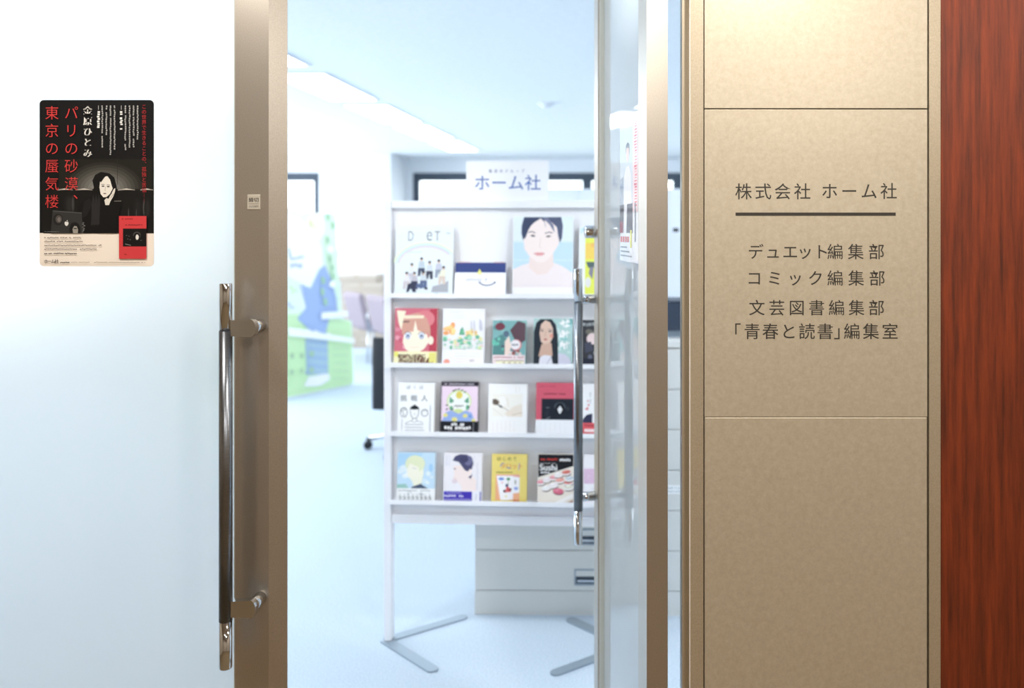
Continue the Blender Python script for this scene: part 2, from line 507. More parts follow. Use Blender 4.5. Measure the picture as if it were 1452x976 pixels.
# ------------------------------------------------------------------ the doors: two glazed leaves, mirror images of each other
LEAF, TK = 0.785, 0.046
def make_leaf(name, mirror, loc, rz):
    """leaf in its own frame: closed along x from the pivot (0) to the meeting edge (+LEAF), front at y = 0, back at y = TK;
    mirror = -1 flips it for the right-hand door"""
    root = thing(name, None, None, loc, rz, kind='structure')
    k = mirror
    ST, HS, TOP, Z0 = 0.106, 0.09, 2.45, 0.012
    def P(pts): return [(k * x, y) for x, y in pts]
    e = LEAF
    MB().prism(P([(e - ST, 0), (e - .0345, 0), (e - .0335, .0004), (e, .013), (e - .0125, TK), (e - ST, TK)]), Z0, TOP, M_stile).build('meeting_stile', root)
    MB().prism(P([(0, 0), (HS, 0), (HS, TK), (0, TK)]), Z0, TOP, M_stile).build('hinge_stile', root)
    MB().prism(P([(HS, 0.002), (e - ST, 0.002), (e - ST, TK - .002), (HS, TK - .002)]), TOP - .09, TOP, M_stile).build('top_rail', root)
    MB().prism(P([(HS, 0.002), (e - ST, 0.002), (e - ST, TK - .002), (HS, TK - .002)]), Z0, Z0 + .12, M_stile).build('bottom_rail', root)
    g = MB()
    xa, xb, ya, yb, z0, z1 = k * HS, k * (e - ST), .018, .027, Z0 + .12, TOP - .09
    vs = [(x, y, z) for x in (xa, xb) for y in (ya, yb) for z in (z0, z1)]
    g.add(vs, [(2, 3, 7, 6), (0, 1, 3, 2), (4, 6, 7, 5), (0, 2, 6, 4), (1, 5, 7, 3), (0, 4, 5, 1)], M_glass)
    g.m[-1] = g.mi(M_frost)        # the film is on the outer face
    o = g.build('glass_pane', root)
    bd = MB()                      # thin glazing beads beside the glass
    bd.prism(P([(e - ST - .005, .006), (e - ST - .004, .004), (e - ST, .004), (e - ST, .018), (e - ST - .005, .018)]), z0, z1, mat('gasket_grey', (200, 203, 196), .5))
    bd.build('glazing_bead', root)
    # the long pull handle
    hx, hy, r = e - .0995, -.056, .0130
    zt, zbm = at(0, 402, 1.814).z, at(0, 948, 1.814).z
    cap = .098
    hb = MB().tube([(k * hx, hy, zbm + cap), (k * hx, hy, zt - cap)], r, M_brush, 28).build('pull_handle', root)
    cp = MB().tube([(k * hx, hy, zt - cap), (k * hx, hy, zt - .002), (k * hx, hy, zt)], [r * .95, r * .95, r * .86], M_chrome, 28).build('end_cap', hb)
    cp['label'] = 'polished upper end'
    cp = MB().tube([(k * hx, hy, zbm + cap), (k * hx, hy, zbm + .002), (k * hx, hy, zbm)], [r * .95, r * .95, r * .86], M_chrome, 28).build('end_cap', hb)
    cp['label'] = 'polished lower end'
    for yb_ in (465, 862):
        zc = at(0, yb_, 1.82).z
        h = .0185
        xL, xR = hx + .005, hx + .0624 - h * .6
        pts = [(xL, zc - h * .86)]
        n = 12
        pts += [(xR + h * .62 * math.cos(-PI / 2 + PI * i / n), zc + h * math.sin(-PI / 2 + PI * i / n)) for i in range(n + 1)]
        pts += [(xL, zc + h * .86)]
        bk = MB().prism([(k * a, c) for a, c in pts], hy - .004, hy + .012, M_chrome, 'y')
        sc = xR - .004
        bk.tube([(k * sc, hy + .010, zc), (k * sc, .0005, zc)], .0135, M_chrome, 20)
        bk.build('handle_bracket', hb)
    if k == -1:                    # lock on the right-hand leaf
        lk = MB()
        lk.lathe([(0.0, -.03), (.017, -.03), (.0185, -.027), (.0185, .0005)], k * (e - .05), 1.518, M_chrome, 24, 'y')
        lk.build('lock_cylinder', root)
    return root
d1 = make_leaf('door_1', 1, (at(407.5, 0, YF + .013).x - LEAF, YF, 0), 0)
ANG = math.atan2(0.153, 0.76)
A = at(917, 0, YF)
# right leaf: closed it runs along -x; opened inward it turns clockwise towards +y
d2 = make_leaf('door_2', -1, (A.x, YF + .001, 0), -(PI / 2 - ANG))

# small sign plate on the left stile
mb = MB()
f0 = lambda x, y: ((x - PX) * YF / F, EYE - (y - PY) * YF / F)
x0, z1 = f0(351, 276); x1, z0 = f0(369.5, 297)
mb.box(x0, x1, YF - .0015, YF - .0001, z0, z1, mat('plate_silver', (196, 190, 176), .45, .3), .0004)
p = Print(mb, f0, YF - .0016)
p.H('締切', 353, 367.5, 283.5, 7.2, (52, 48, 44), .02)
p.L([(353, 289), (367.5, 289)], .5, (110, 104, 94))
p.W('CLOSED', 353.5, 367, 294, 291.5, (84, 78, 70))
tag(mb.build('door_plate'), 'tiny silver square notice plate on the steel stile of the left door', 'sign')

# ------------------------------------------------------------------ posters on the frosted glass
YP = YF + .0175
fp = lambda x, y: ((x - PX) * YP / F, EYE - (y - PY) * YP / F)
def rrect(x0, y0, x1, y1, r, n=5, top=True, bot=True):
    pts = []
    for cx, cy, a, on in ((x1 - r, y0 + r, -90, top), (x1 - r, y1 - r, 0, bot), (x0 + r, y1 - r, 90, bot), (x0 + r, y0 + r, 180, top)):
        if on:
            pts += [(cx + r * math.cos(math.radians(a + 90 * i / n)), cy + r * math.sin(math.radians(a + 90 * i / n))) for i in range(n + 1)]
        else:
            pts += [(cx + (r if a in (0, -90) else -r), cy + (r if a in (0, 90) else -r))]
    return pts
mb = MB()
q = [fp(*t) for t in rrect(56.5, 142, 218.5, 378, 6)]
mb.prism(q, YP - .0009, YP, ink((240, 230, 218)), 'y')
p = Print(mb, fp, YP - .0010, .000025)
BK = (8, 9, 12); RD = (206, 62, 62)
p.poly(rrect(56.5, 142, 218.5, 330.5, 6, bot=False), BK)
# the photograph: wall with a glow, bench, woman, laptop
p.R(112, 225, 218.5, 331, (14, 14, 14))
for i in range(9):
    g = 24 + i * 13
    w = 1 - i / 9.5
    p.poly([(150 + a * (58 * w + 8), 226 if b < 0 else 270) for a, b in ((-1, -1), (1, -1), (1, 1), (-1, 1))] if i < 1 else
           [(148 + (50 * w + 10) * math.cos(PI * k / 14), 268 - (36 * w + 6) * math.sin(PI * k / 14)) for k in range(15)], (g, g - 1, g - 6))
p.L([(167, 226), (167, 262)], .6, (38, 37, 34))
p.R(62, 270, 218.5, 331, (13, 13, 13))
for cx, w, y0, y1, g in ((99, 8, 276, 305, 34), (104, 3, 276, 303, 58), (131, 9, 276, 300, 26), (135, 3, 280, 300, 40), (196, 7, 280, 312, 26), (183, 1.2, 294, 312, 66), (194, 1.2, 294, 312, 60), (205, 2.5, 282, 308, 70), (210, 5, 280, 312, 30)):
    for k in range(3):
        p.E(cx, (y0 + y1) / 2, w * (1 - k * .3), (y1 - y0) / 2 * (1 - k * .18), (13 + (g - 13) * (k + 1) // 3,) * 3)
for a, b in ((82, 104), (108, 132), (168, 192), (200, 218)):
    p.poly([(a, 268.6), ((a + b) / 2, 267.2), (b, 269), (b, 270), ((a + b) / 2, 269.4), (a, 270.4)], (150, 146, 138))
    p.poly([(a + 6, 268.4), ((a + b) / 2, 267.6), (b - 4, 268.8), ((a + b) / 2, 269.2)], (214, 208, 198))
p.poly([(134, 266), (132, 256), (136, 248), (144, 244), (156, 246), (163, 252), (166, 264), (167, 280), (164, 290), (170, 300), (172, 331), (118, 331), (110, 312), (112, 292), (120, 284), (130, 278)], (6, 6, 7))
p.poly([(120, 286), (128, 281), (132, 290), (124, 306), (116, 310)], (22, 22, 23))
for x in (133, 137, 141):
    p.poly([(x, 275), (x + 2, 284), (x + 1, 318), (x - 3, 320), (x - 2, 290)], (36, 35, 37))
p.poly([(143, 256), (147, 251), (153, 250), (158, 253), (161, 260), (160.5, 268), (157, 275), (152, 279.5), (147.5, 280), (143.5, 275), (142, 266)], (226, 222, 212))
p.poly([(142, 256), (147, 247), (152, 249), (149, 252), (144, 259)], (8, 8, 9))
p.poly([(152, 248), (159, 250), (163, 260), (162, 270), (159.5, 264), (157, 255)], (8, 8, 9))
p.E(147, 264.2, 2.1, .9, (58, 52, 50)); p.E(154.5, 264.8, 2.1, .9, (58, 52, 50))
p.L([(144.5, 261.6), (149.3, 261.8)], .7, (90, 82, 78)); p.L([(152.3, 262.2), (157, 262.6)], .7, (90, 82, 78))
p.L([(150.6, 265), (149.8, 270.3), (151, 270.8)], .5, (160, 152, 144))
p.E(149.6, 274.6, 2.2, .85, (122, 104, 100))
p.poly([(155, 282), (158, 276), (161, 271), (162.5, 268), (164.5, 267), (164, 272), (161.5, 279), (157.5, 286), (155.5, 291), (150.5, 291), (149, 284), (152, 281)], (216, 212, 202))
p.L([(156, 279), (160, 273.5)], .5, (120, 114, 108)); p.L([(158, 281), (162, 275)], .5, (130, 124, 118))
p.poly([(148, 292), (157, 291), (172, 284), (174, 288), (168, 312), (166, 331), (142, 331), (143, 306)], (5, 5, 6))
p.L([(163, 285.4), (173, 285.2)], .9, (120, 116, 110))
p.poly([(76, 298.5), (117, 301.5), (119, 331), (73, 331)], (46, 46, 46))
p.poly([(76, 298.5), (117, 301.5), (117.2, 303), (76, 300)], (72, 72, 72))
p.E(83.5, 311.5, 7, 8.3, (28, 28, 28)); p.E(84.5, 311, 4.6, 5.6, (74, 70, 68)); p.E(85, 311.5, 2.4, 3.4, (110, 104, 100))
p.poly([(93, 315), (94.5, 314.2), (96, 315), (97.6, 314.3), (98.4, 316.5), (97.6, 319.4), (95.8, 320.6), (94, 319.8), (92.8, 317.6)], (222, 222, 218))
p.E(96.4, 313.2, .5, 1.1, (222, 222, 218), 10, .4)
p.poly([(100, 331), (99.5, 324), (102, 317), (107, 315), (112, 317), (115, 323), (115, 331)], (18, 18, 18))
p.poly([(105, 331), (104, 325), (106.5, 320.5), (110, 321), (112, 326), (111.5, 331)], (150, 146, 138)); p.E(108, 324.2, 2.6, .8, (24, 24, 24))
for k in range(7):
    p.E(120 + random.uniform(-1.6, 2), 316 + k * 2.1, 1.3, .9, (90 + 12 * (k % 3),) * 3)
p.S(64.5, 328.2, 85, 329.4, (120, 120, 118))
# titles
p.V('パリの砂漠、', 102.5, 150, 296, 20.5, RD, -.006)
p.V('東京の蜃気楼', 75, 150, 296, 20.5, RD, -.006)
p.V('金原ひとみ', 125.6, 150.5, 223.5, 12.8, (238, 236, 230), .045)
p.V('この世界で生きることの、孤独と苦悩……', 205.5, 148, 288, 7.0, (176, 50, 54))
for x, y0, y1 in ((196.8, 150, 198), (191, 150, 210), (185.4, 150, 210), (179.4, 150, 213), (164.2, 150, 212), (158.4, 150, 221), (152.6, 150, 191), (146.8, 150, 210)):
    p.S(x - 1.7, y0, x + 1.7, y1, (172, 172, 170), True, .55)
for x, y0, y1 in ((173.3, 158, 184), (141, 158, 182)):
    p.L([(x, 150), (x, 156)], .6, (200, 200, 198)); p.S(x - 2.1, y0, x + 2.1, y1, (232, 232, 228), True, .8)
for y, x1 in ((337.8, 119), (343, 119), (348.6, 146), (353.8, 140)):
    p.S(64.5, y - 1.6, x1, y + 1.3, (110, 102, 96), False, .42)
p.S(64.5, 358.4, 111, 361, (62, 56, 52), False, .6)
p.H('ホーム社', 63.6, 85, 370.6, 6.2, (34, 32, 32), .02)
p.S(87, 371.3, 100, 373.4, (50, 46, 44), False, .7); p.S(102, 371.4, 129, 373.2, (140, 132, 124), False, .4); p.S(135, 371.4, 208, 373.2, (140, 132, 124), False, .5)
p.R(170.2, 306.5, 209, 367, (206, 62, 66))
p.S(174, 309.8, 190, 311.8, (110, 30, 34)); p.S(179, 318.2, 203, 320.2, (110, 30, 34), False, .7)
p.R(175.8, 324.2, 209, 349.6, (10, 10, 11))
p.E(195.5, 333, 5.4, 4.2, (72, 70, 68)); p.E(195.5, 336.5, 4.8, 6.4, (8, 8, 9)); p.E(196, 336.4, 2.2, 3.8, (226, 224, 218))
for k in range(6): p.E(181 + k * 1.7 + (k > 3) * 12, 334 + (k * 5) % 9, 1, .5, (96, 94, 90))
p.L([(179, 346), (187, 348)], .7, (150, 148, 144))
p.S(178, 360, 181, 361.6, (120, 30, 34))
tag(mb.build('poster'), 'black and cream poster with red vertical title on the left frosted door', 'poster')

# poster on the open right-hand leaf (same height, on its frosted glass)
mb = MB()
zt, zb2 = at(0, 142, YP).z, at(0, 378, YP).z
fq = lambda u, v: (u, zt + (zb2 - zt) * v)          # u metres along the sheet, v 0 (top) .. 1 (bottom)
PW = 0.236
q = [(x, z) for x, z in [fq(0, 0), fq(PW, 0), fq(PW, 1), fq(0, 1)]]
mb.prism(q, -.0009, 0, gloss_ink((226, 226, 230)), 'y')
p = Print(mb, fq, -.0010, .00003)
p.ink = gloss_ink
p.R(0, 0, PW, .62, (196, 206, 214))
p.R(.172, 0, PW, .66, (236, 206, 206))
p.nxt()
for k in range(30):
    a, b, c = .03 + k * .02, random.uniform(.004, .015), random.uniform(0, .012)
    p.poly([(.188 + c, a), (.222, a), (.222, a + b), (.188 + c, a + b)], (214, 96, 104), False)
p.poly([(.05, .62), (.06, .40), (.085, .34), (.125, .34), (.15, .40), (.16, .62)], (232, 230, 232))
p.E(.105, .25, .022, .06, (216, 186, 172)); p.poly([(.08, .25), (.082, .19), (.105, .17), (.13, .19), (.132, .27), (.122, .21), (.09, .21)], (70, 64, 70))
p.poly([(.0, .42), (.05, .40), (.05, .62), (0, .62)], (150, 160, 172))
p.R(0, .60, PW * .72, .80, (46, 42, 54))
p.poly([(.06, .60), (.1, .60), (.09, .80), (.05, .80)], (226, 224, 226)); p.R(.0, .72, .045, .80, (150, 60, 70))
p.R(.14, .78, .16, .9, (214, 210, 60)); p.R(.196, .6, .21, .86, (120, 124, 132))
for k in range(4):
    p.poly([(.012 + k * .03, .825), (.032 + k * .03, .825), (.032 + k * .03, .865), (.012 + k * .03, .865)], (206, 84, 84))
p.S(.012, .90, .11, .915, (110, 108, 110), False, .6) if False else None
for k, y in enumerate((.895, .925, .955)):
    p.poly([(.012, y), (.10 + .03 * k, y), (.10 + .03 * k, y + .010), (.012, y + .010)], (140, 138, 142))
po = tag(mb.build('poster'), 'pale poster with a red strip on the open frosted door', 'poster')
u = Vector((-math.sin(ANG), math.cos(ANG), 0)); n = Vector((math.cos(ANG), math.sin(ANG), 0))
s_far = 0.410
po.location = Vector((A.x, YF + .001, 0)) + u * s_far + n * .0172
po.rotation_euler = (0, 0, -(PI / 2 - ANG))

# ------------------------------------------------------------------ display rack
RZ = math.radians(-3.0)
RLOC = Vector((-0.487, 3.245, 0))
RW = 0.905
def rp(x, y, d=0.0):
    return on_plane(RLOC, RZ, x, y, d)
rack = thing('display_rack', 'white free-standing four-tier book display rack just inside the doorway', 'display rack', RLOC, RZ)
HT = rp(600, 285)[1]
for sx in (-1, 1):
    xo = sx * (RW / 2 - .014)
    MB().box(xo - .014, xo + .014, -.014, .026, .006, HT, M_rack, .003).build('post', rack)
zbot = rp(600, 742)[1]
MB().box(-RW / 2 + .028, RW / 2 - .028, .006, .020, zbot + .02, HT - .012, M_rack).build('back_panel', rack)
MB().box(-RW / 2 + .028, RW / 2 - .028, -.010, .026, HT - .028, HT, M_rack, .003).build('top_rail', rack)
MB().box(-RW / 2 + .028, RW / 2 - .028, -.010, .026, zbot, zbot + .034, M_rack, .003).build('bottom_rail', rack)
LZ = [rp(600, y, -.045)[1] for y in (418.6, 517, 614.5, 711.6)]
for z in LZ:
    MB().prism([(.006, z - .006), (.006, z - .012), (-.046, z - .012), (-.050, z - .010), (-.050, z + .006), (-.047, z + .006), (-.047, z - .006)],
               -RW / 2 + .03, RW / 2 - .03, M_rack, 'x').build('ledge', rack)
for sx in (-1, 1):
    ax = sx * (RW / 2 - .014)
    for sy in (-1, 1):
        tip = Vector((ax - sx * .222, sy * .205)); base = Vector((ax + sx * .012, sy * .0))
        d = (tip - base).normalized(); nn = Vector((-d.y, d.x)) * .021
        pts = [base + nn, base - nn] + [tip - nn * math.cos(PI * i / 8) + d * .021 * math.sin(PI * i / 8) for i in range(9)]
        if sy > 0: zz = (0.0, .006)
        else: zz = (0.0, .006)
        MB().prism([(v.x, v.y) for v in pts], zz[0], zz[1], M_grey).build('foot', rack)

# header board
hx0, hz0 = rp(661, 284.5); hx1, hz1 = rp(778, 228)
hs = thing('header_sign', 'white header board with blue publisher lettering on top of the rack', 'sign', RLOC + Matrix.Rotation(RZ, 3, 'Z') @ Vector(((hx0 + hx1) / 2, .0, 0)) + Vector((0, 0, HT + .0005)), RZ)
hw, hh = hx1 - hx0, hz1 - HT
fh = lambda x, y: ((x - 661) / 117 * hw - hw / 2, (284.5 - y) / 56.5 * hh)
mb = MB().box(-hw / 2, hw / 2, 0, .006, 0, hh, ink((243, 245, 249)), .001)
mb.build('board', hs)
mb = MB(); p = Print(mb, fh, -.0003)
p.H('ホーム社', 672, 767.5, 259, 23.5, (82, 112, 178), .004)
p.H('集英社グループ', 693, 744, 242.5, 5.2, (120, 134, 170), .01)
mb.build('lettering', hs)

# ------------------------------------------------------------------ books on the rack
LEAN = math.radians(5)
def book(row, x0, x1, yt, yb, t, label, cover, art, name='book', band=None, group=None):
    """x0..x1, yt..yb: where the photo shows the cover; band: colour of a paper band, its top edge and its own art"""
    xa = rp(x0, yb, -.030)[0]; xb = rp(x1, yb, -.030)[0]
    z = LZ[row] - .006 + .0004
    h = rp(x0, yt, -.012)[1] - z
    w = xb - xa
    loc = RLOC + Matrix.Rotation(RZ, 3, 'Z') @ Vector(((xa + xb) / 2, -.0455 + .012 + t * .6, 0))
    f = lambda x, y: ((x - x0) / (x1 - x0) * w - w / 2, (yb - y) / (yb - yt) * h)
    mb = MB()
    c = ink(cover)
    e = .0012
    mb.prism([(-w / 2, -t), (w / 2, -t), (w / 2, -t + e), (-w / 2 + e, -t + e), (-w / 2 + e, -e), (w / 2, -e), (w / 2, 0), (-w / 2, 0)], 0, h, c)
    p = Print(mb, f, -t - .0002)
    art(p)
    o = mb.build(name)
    o.location = (loc.x, loc.y, z)
    o.rotation_euler = (-LEAN, 0, RZ)
    tag(o, label, 'book' if name != 'magazine' else 'magazine', group)
    MB().box(-w / 2 + e, w / 2 - .0015, -t + e, -e, .002, h - .002, M_page).build('page_block', o)
    if band:
        col, by, fn = band
        zb_ = f(0, by)[1]
        m2 = MB().box(-w / 2 - .0004, w / 2 + .0004, p.y - .0006, .0004, 0, zb_, ink(col))
        q = Print(m2, f, p.y - .0008)
        fn(q)
        m2.build('paper_band', o)
    return o

# --- top tier
def art(p):
    p.poly([(563, 332), (640, 326), (640, 416), (563, 416)], (226, 236, 244))
    for k, c in enumerate(((232, 240, 214), (214, 236, 220), (206, 222, 240), (222, 212, 240))):
        p.arc(604, 376, 46 - k * 2.2, 33 - k * 2.2, 35, 172, 2.4, c)
    p.W('D', 577.8, 585, 341, 328, (84, 90, 98), -.012); p.W('e', 604, 611.5, 341, 328.5, (84, 90, 98), -.012); p.W('T', 615, 623, 341, 328, (84, 90, 98), -.012)
    p.S(576, 356, 598, 358, (196, 208, 216)); p.S(632, 330, 638, 332, (150, 158, 166))
    p.poly([(612, 412), (614, 404), (630, 400), (636, 396), (636, 412)], (170, 174, 184))
    def man(x, y, top, leg, h=9, lean=0, s=1.0):
        p.poly([(x - 3.6 * s, y + 2.5), (x + 3.6 * s, y + 2.5), (x + 5.2 * s + lean, y + h + 3), (x - 4.8 * s + lean, y + h + 3)], top)
        p.poly([(x - 4.6 * s + lean, y + h + 2), (x + 4.8 * s + lean, y + h + 2), (x + 5 * s + lean, y + h + 13), (x + 1.2 + lean, y + h + 13), (x + lean, y + h + 5), (x - 1.6 + lean, y + h + 13), (x - 5 * s + lean, y + h + 13)], leg)
        p.E(x, y, 1.9, 2.6, (224, 200, 186), 12); p.E(x, y - 1.3, 2.1, 1.7, (58, 56, 66), 10)
    man(597.5, 367, (188, 202, 214), (70, 80, 102), 10); man(609, 372, (206, 216, 226), (64, 68, 84)); man(622, 370, (196, 200, 216), (150, 160, 178))
    man(584, 375, (224, 228, 236), (196, 196, 208)); man(577, 387, (226, 226, 232), (206, 200, 206), 8)
    man(588, 387, (190, 188, 200), (56, 58, 84), 8); man(601, 386, (208, 218, 226), (92, 106, 142), 8)
    man(629, 379, (232, 232, 214), (214, 200, 190), 9, -2)
    p.poly([(579, 401), (588, 398), (591, 412), (586, 412), (584, 405), (580, 412), (577, 412)], (52, 56, 78))
    p.poly([(592, 400), (606, 402), (603, 406), (590, 406)], (96, 110, 146)); p.E(605, 407, 2.5, 1.6, (60, 58, 66)); p.E(620, 415, 4, 2.2, (168, 198, 200))
book(0, 560, 642, 322, 417.6, .010, 'large pale magazine with a seated group and a rainbow, left end of top tier', (228, 236, 242), art, 'magazine')

# desk calendar on the top tier
cx0, cx1 = rp(645, 417, -.03)[0], rp(717.5, 417, -.03)[0]
cz = LZ[0] - .0056; ctop = rp(645, 372, -.02)[1]
ch, cwid = ctop - cz, cx1 - cx0
cl = thing('desk_calendar', 'navy and white spiral desk calendar standing on the top tier', 'calendar', RLOC + Matrix.Rotation(RZ, 3, 'Z') @ Vector(((cx0 + cx1) / 2, -.0445, 0)) + Vector((0, 0, cz)), RZ)
MB().prism([(0, 0), (.044, 0), (.026, ch), (.022, ch)], -cwid / 2, cwid / 2, ink((226, 228, 236)), 'x').build('stand', cl)
fc = lambda x, y: ((x - 645) / 72.5 * cwid - cwid / 2, (417.6 - y) / 45.6 * ch)
class Slant(Print):
    pass
mb = MB(); p = Print(mb, fc, -.0003)
p.R(645.3, 385, 717, 414, (242, 243, 248)); p.R(645.3, 372.4, 717, 385.6, (50, 66, 124)); p.R(645.3, 414, 717, 417, (206, 210, 222))
p.poly([(680, 380.5), (683.6, 387), (676.4, 387)], (222, 222, 110)); p.E(680, 386.4, 3.4, 2.2, (230, 228, 150))
p.W("johnnys' jr", 661, 692, 398.6, 391.6, (96, 106, 140), -.01)
p.arc(691, 397, 11, 5.5, 195, 340, 1.6, (84, 96, 130)); p.E(681, 399, 1.6, 1.2, (84, 96, 130)); p.E(702, 398.6, 1.6, 1.2, (84, 96, 130))
for v in range(len(mb.v)):                            # lay the page on the sloping front of the stand
    x, y, z = mb.v[v]; mb.v[v] = (x, y + z / ch * .022, z)
mb.build('calendar_page', cl)
for a, b in ((649, 667), (700, 715)):
    sp = MB()
    nr = 8
    pts = []
    for i in range(nr * 8 + 1):
        an = 2 * PI * i / 8
        xx = fc(a + (b - a) * i / (nr * 8), 0)[0]
        pts.append((xx, .024 + .004 * math.cos(an), ch - .001 + .004 * math.sin(an)))
    sp.tube(pts, .0007, mat('spiral_red', (190, 90, 96), .4), 5)
    sp.build('spiral', cl)

def art(p):
    p.R(727.5, 307.5, 812, 343, (226, 238, 246)); p.R(727.5, 341, 812, 384, (198, 224, 242))
    p.R(727.5, 341, 812, 343.5, (214, 232, 245)); p.R(727.5, 366, 812, 369, (206, 229, 243))
    p.poly([(727.5, 380), (740, 374.5), (752, 371), (783, 370), (798, 376), (812, 385), (812, 417), (727.5, 417)], (243, 232, 234))
    p.poly([(751, 352), (784, 352), (785, 374), (776, 386), (762, 388), (750, 378)], (242, 224, 220))
    p.poly([(740, 324), (743, 352), (751, 363), (761, 370), (769, 371), (777, 367), (785, 357), (792, 346), (795, 324), (786, 310), (752, 310)], (247, 233, 230))
    p.poly([(741, 340), (738.6, 330), (738.8, 320), (742, 308), (795, 308), (797.5, 320), (796.5, 336), (793.5, 344), (791, 334), (789, 322), (781, 315), (774, 312), (770, 314), (766, 310), (758, 314), (752, 320), (748.5, 326), (745.5, 334)], (84, 92, 118))
    p.poly([(742, 308), (765, 308), (763, 311.5), (754, 317), (748, 325), (744, 338), (740, 333), (739, 320)], (62, 72, 100))
    p.poly([(768, 308), (775, 308), (784, 319), (786, 330), (779, 319)], (120, 124, 148)); p.L([(771, 312), (773, 322)], .8, (150, 150, 166))
    p.L([(748.5, 329.5), (753, 327.8), (758.5, 330)], 1.2, (92, 88, 100)); p.L([(772, 330.6), (778, 328.8), (783, 330.2)], 1.2, (92, 88, 100))
    p.poly([(751, 333.5), (755, 332), (759, 334.5), (755, 335.5)], (94, 84, 92)); p.poly([(773, 335), (777, 333), (781.5, 334.6), (777, 336.2)], (94, 84, 92))
    p.L([(766, 337), (764.6, 349), (767.5, 351)], .6, (226, 206, 202))
    p.poly([(756.5, 358.2), (762, 356.6), (764.5, 357.4), (767, 356.6), (772.5, 358.4), (768, 361.4), (761, 361.4)], (226, 164, 166)); p.L([(756.5, 358.4), (772.5, 358.6)], .5, (190, 128, 132))
    p.S(741, 401, 797, 403, (230, 226, 232)); p.R(727.5, 405, 812, 417.5, (248, 246, 248))
book(0, 726.5, 812.5, 307, 417.6, .012, 'large pale photo book with a dark-haired portrait, on the top tier', (240, 244, 248), art)
def art(p):
    p.R(823, 323, 862, 331, (198, 226, 234)); p.E(832, 331, 7, 5, (240, 244, 246)); p.R(829.5, 327, 862, 416, (226, 232, 100)); p.R(830, 344, 862, 366, (240, 208, 106)); p.blobs(832, 346, 858, 364, 5, 2, 4, [(236, 190, 110), (244, 220, 130)])
    p.poly([(831, 370), (846, 370), (842, 378), (834, 378)], (92, 110, 110)); p.poly([(836, 378), (842, 376), (840, 394), (835, 386)], (132, 130, 150)); p.E(834, 398, 4, 7, (228, 228, 226))
book(0, 820.5, 864, 320, 417.6, .012, 'white, lime and orange book at the right end of the top tier', (236, 240, 242), art)

# --- second tier
def art(p):
    p.R(560, 437.5, 619, 517, (206, 110, 128)); p.blobs(562, 466, 574, 494, 8, 2, 4, [(218, 140, 158), (226, 160, 176), (196, 96, 116)])
    p.R(609, 438, 619, 498, (182, 66, 84)); p.E(602, 452, 14, 12, (214, 128, 136))
    p.poly([(570, 470), (569, 456), (576, 447), (592, 443), (604, 450), (610, 464), (611, 480), (606, 472), (570, 474)], (208, 158, 142))
    p.poly([(562, 440), (575, 441), (572, 452), (569, 468), (565, 458)], (240, 230, 206)); p.poly([(572, 447), (601, 447), (600, 451), (573, 452)], (238, 224, 200))
    p.poly([(573, 474), (580, 470), (586, 470), (588.5, 454), (592, 468), (599, 470), (606, 474), (608.5, 484), (602, 494), (592, 500), (584, 500), (576, 495), (571.5, 485)], (246, 236, 216))
    p.E(611, 482, 4, 6, (244, 232, 214))
    for x in (578.5, 598):
        p.E(x, 475.5, 4.6, 5.2, (226, 230, 242), 16); p.E(x, 477, 2.6, 3.6, (112, 122, 154), 14); p.E(x, 478.4, 1.6, 1.8, (196, 206, 226), 10); p.arc(x, 476, 5, 5.6, 20, 160, .9, (112, 82, 84))
    p.L([(582, 491), (588, 492.5), (594, 491)], .5, (222, 180, 168)); p.S(571, 454.6, 580.5, 457, (60, 56, 60), False, .9)
def band(q):
    q.R(560, 498, 566, 505, (232, 228, 122)); q.H('緊急重版', 565, 605, 507.6, 13.5, (88, 26, 32), .045, .86); q.poly([(604, 513), (612, 500), (614, 500), (608, 514)], (88, 26, 32)); q.R(609, 499, 619, 516, (226, 220, 130)); q.S(606, 512, 618, 515, (150, 120, 60))
book(1, 559.5, 619.5, 437, 517, .016, 'pink comic with a big-eyed face and bold brown lettering, left end of second tier', (190, 80, 96), art, band=((242, 236, 196), 497.6, band))
def art(p):
    p.R(628, 438, 686.5, 516, (236, 237, 242))
    for k in range(3): p.S(636 + k * 3, 442 + k * 4, 656 + k * 2, 443.4 + k * 4, (206, 208, 218), False, .5)
    p.blobs(630, 460, 644, 474, 12, 2, 4.5, [(244, 206, 140), (242, 184, 120), (246, 222, 160), (236, 166, 110)])
    p.blobs(660, 465, 676, 475, 9, 1.6, 3.4, [(238, 210, 150), (226, 190, 130), (236, 222, 160)])
    p.poly([(651, 474), (653, 466), (656, 463), (658, 470), (659, 474)], (84, 160, 126)); p.blobs(651, 466, 657, 474, 4, 1.5, 2.5, [(90, 166, 132), (112, 184, 148)])
    p.blobs(630, 477, 684, 492, 46, 1.4, 3.8, [(140, 206, 178), (176, 224, 196), (210, 230, 176), (228, 226, 172), (196, 216, 206), (232, 210, 206), (120, 190, 160), (238, 238, 226)])
    for x in (668, 672, 680, 682): p.L([(x, 452 + x % 5), (x + 1, 468)], 1.1, (192, 194, 212))
    p.R(628, 495, 686.5, 516.4, (240, 240, 246))
    p.E(634.5, 512, 4.4, 4.4, (238, 164, 146))
    for k in range(4): p.S(646, 499 + k * 4, 681, 500.4 + k * 4, (206, 208, 218) if k < 2 else (232, 206, 208), False, .5)
    p.L([(667, 509.6), (673, 509.6)], .9, (90, 90, 96))
book(1, 627.5, 687, 437.5, 516.8, .014, 'white book with watercolour flower garden, second from left on second tier', (232, 234, 240), art)
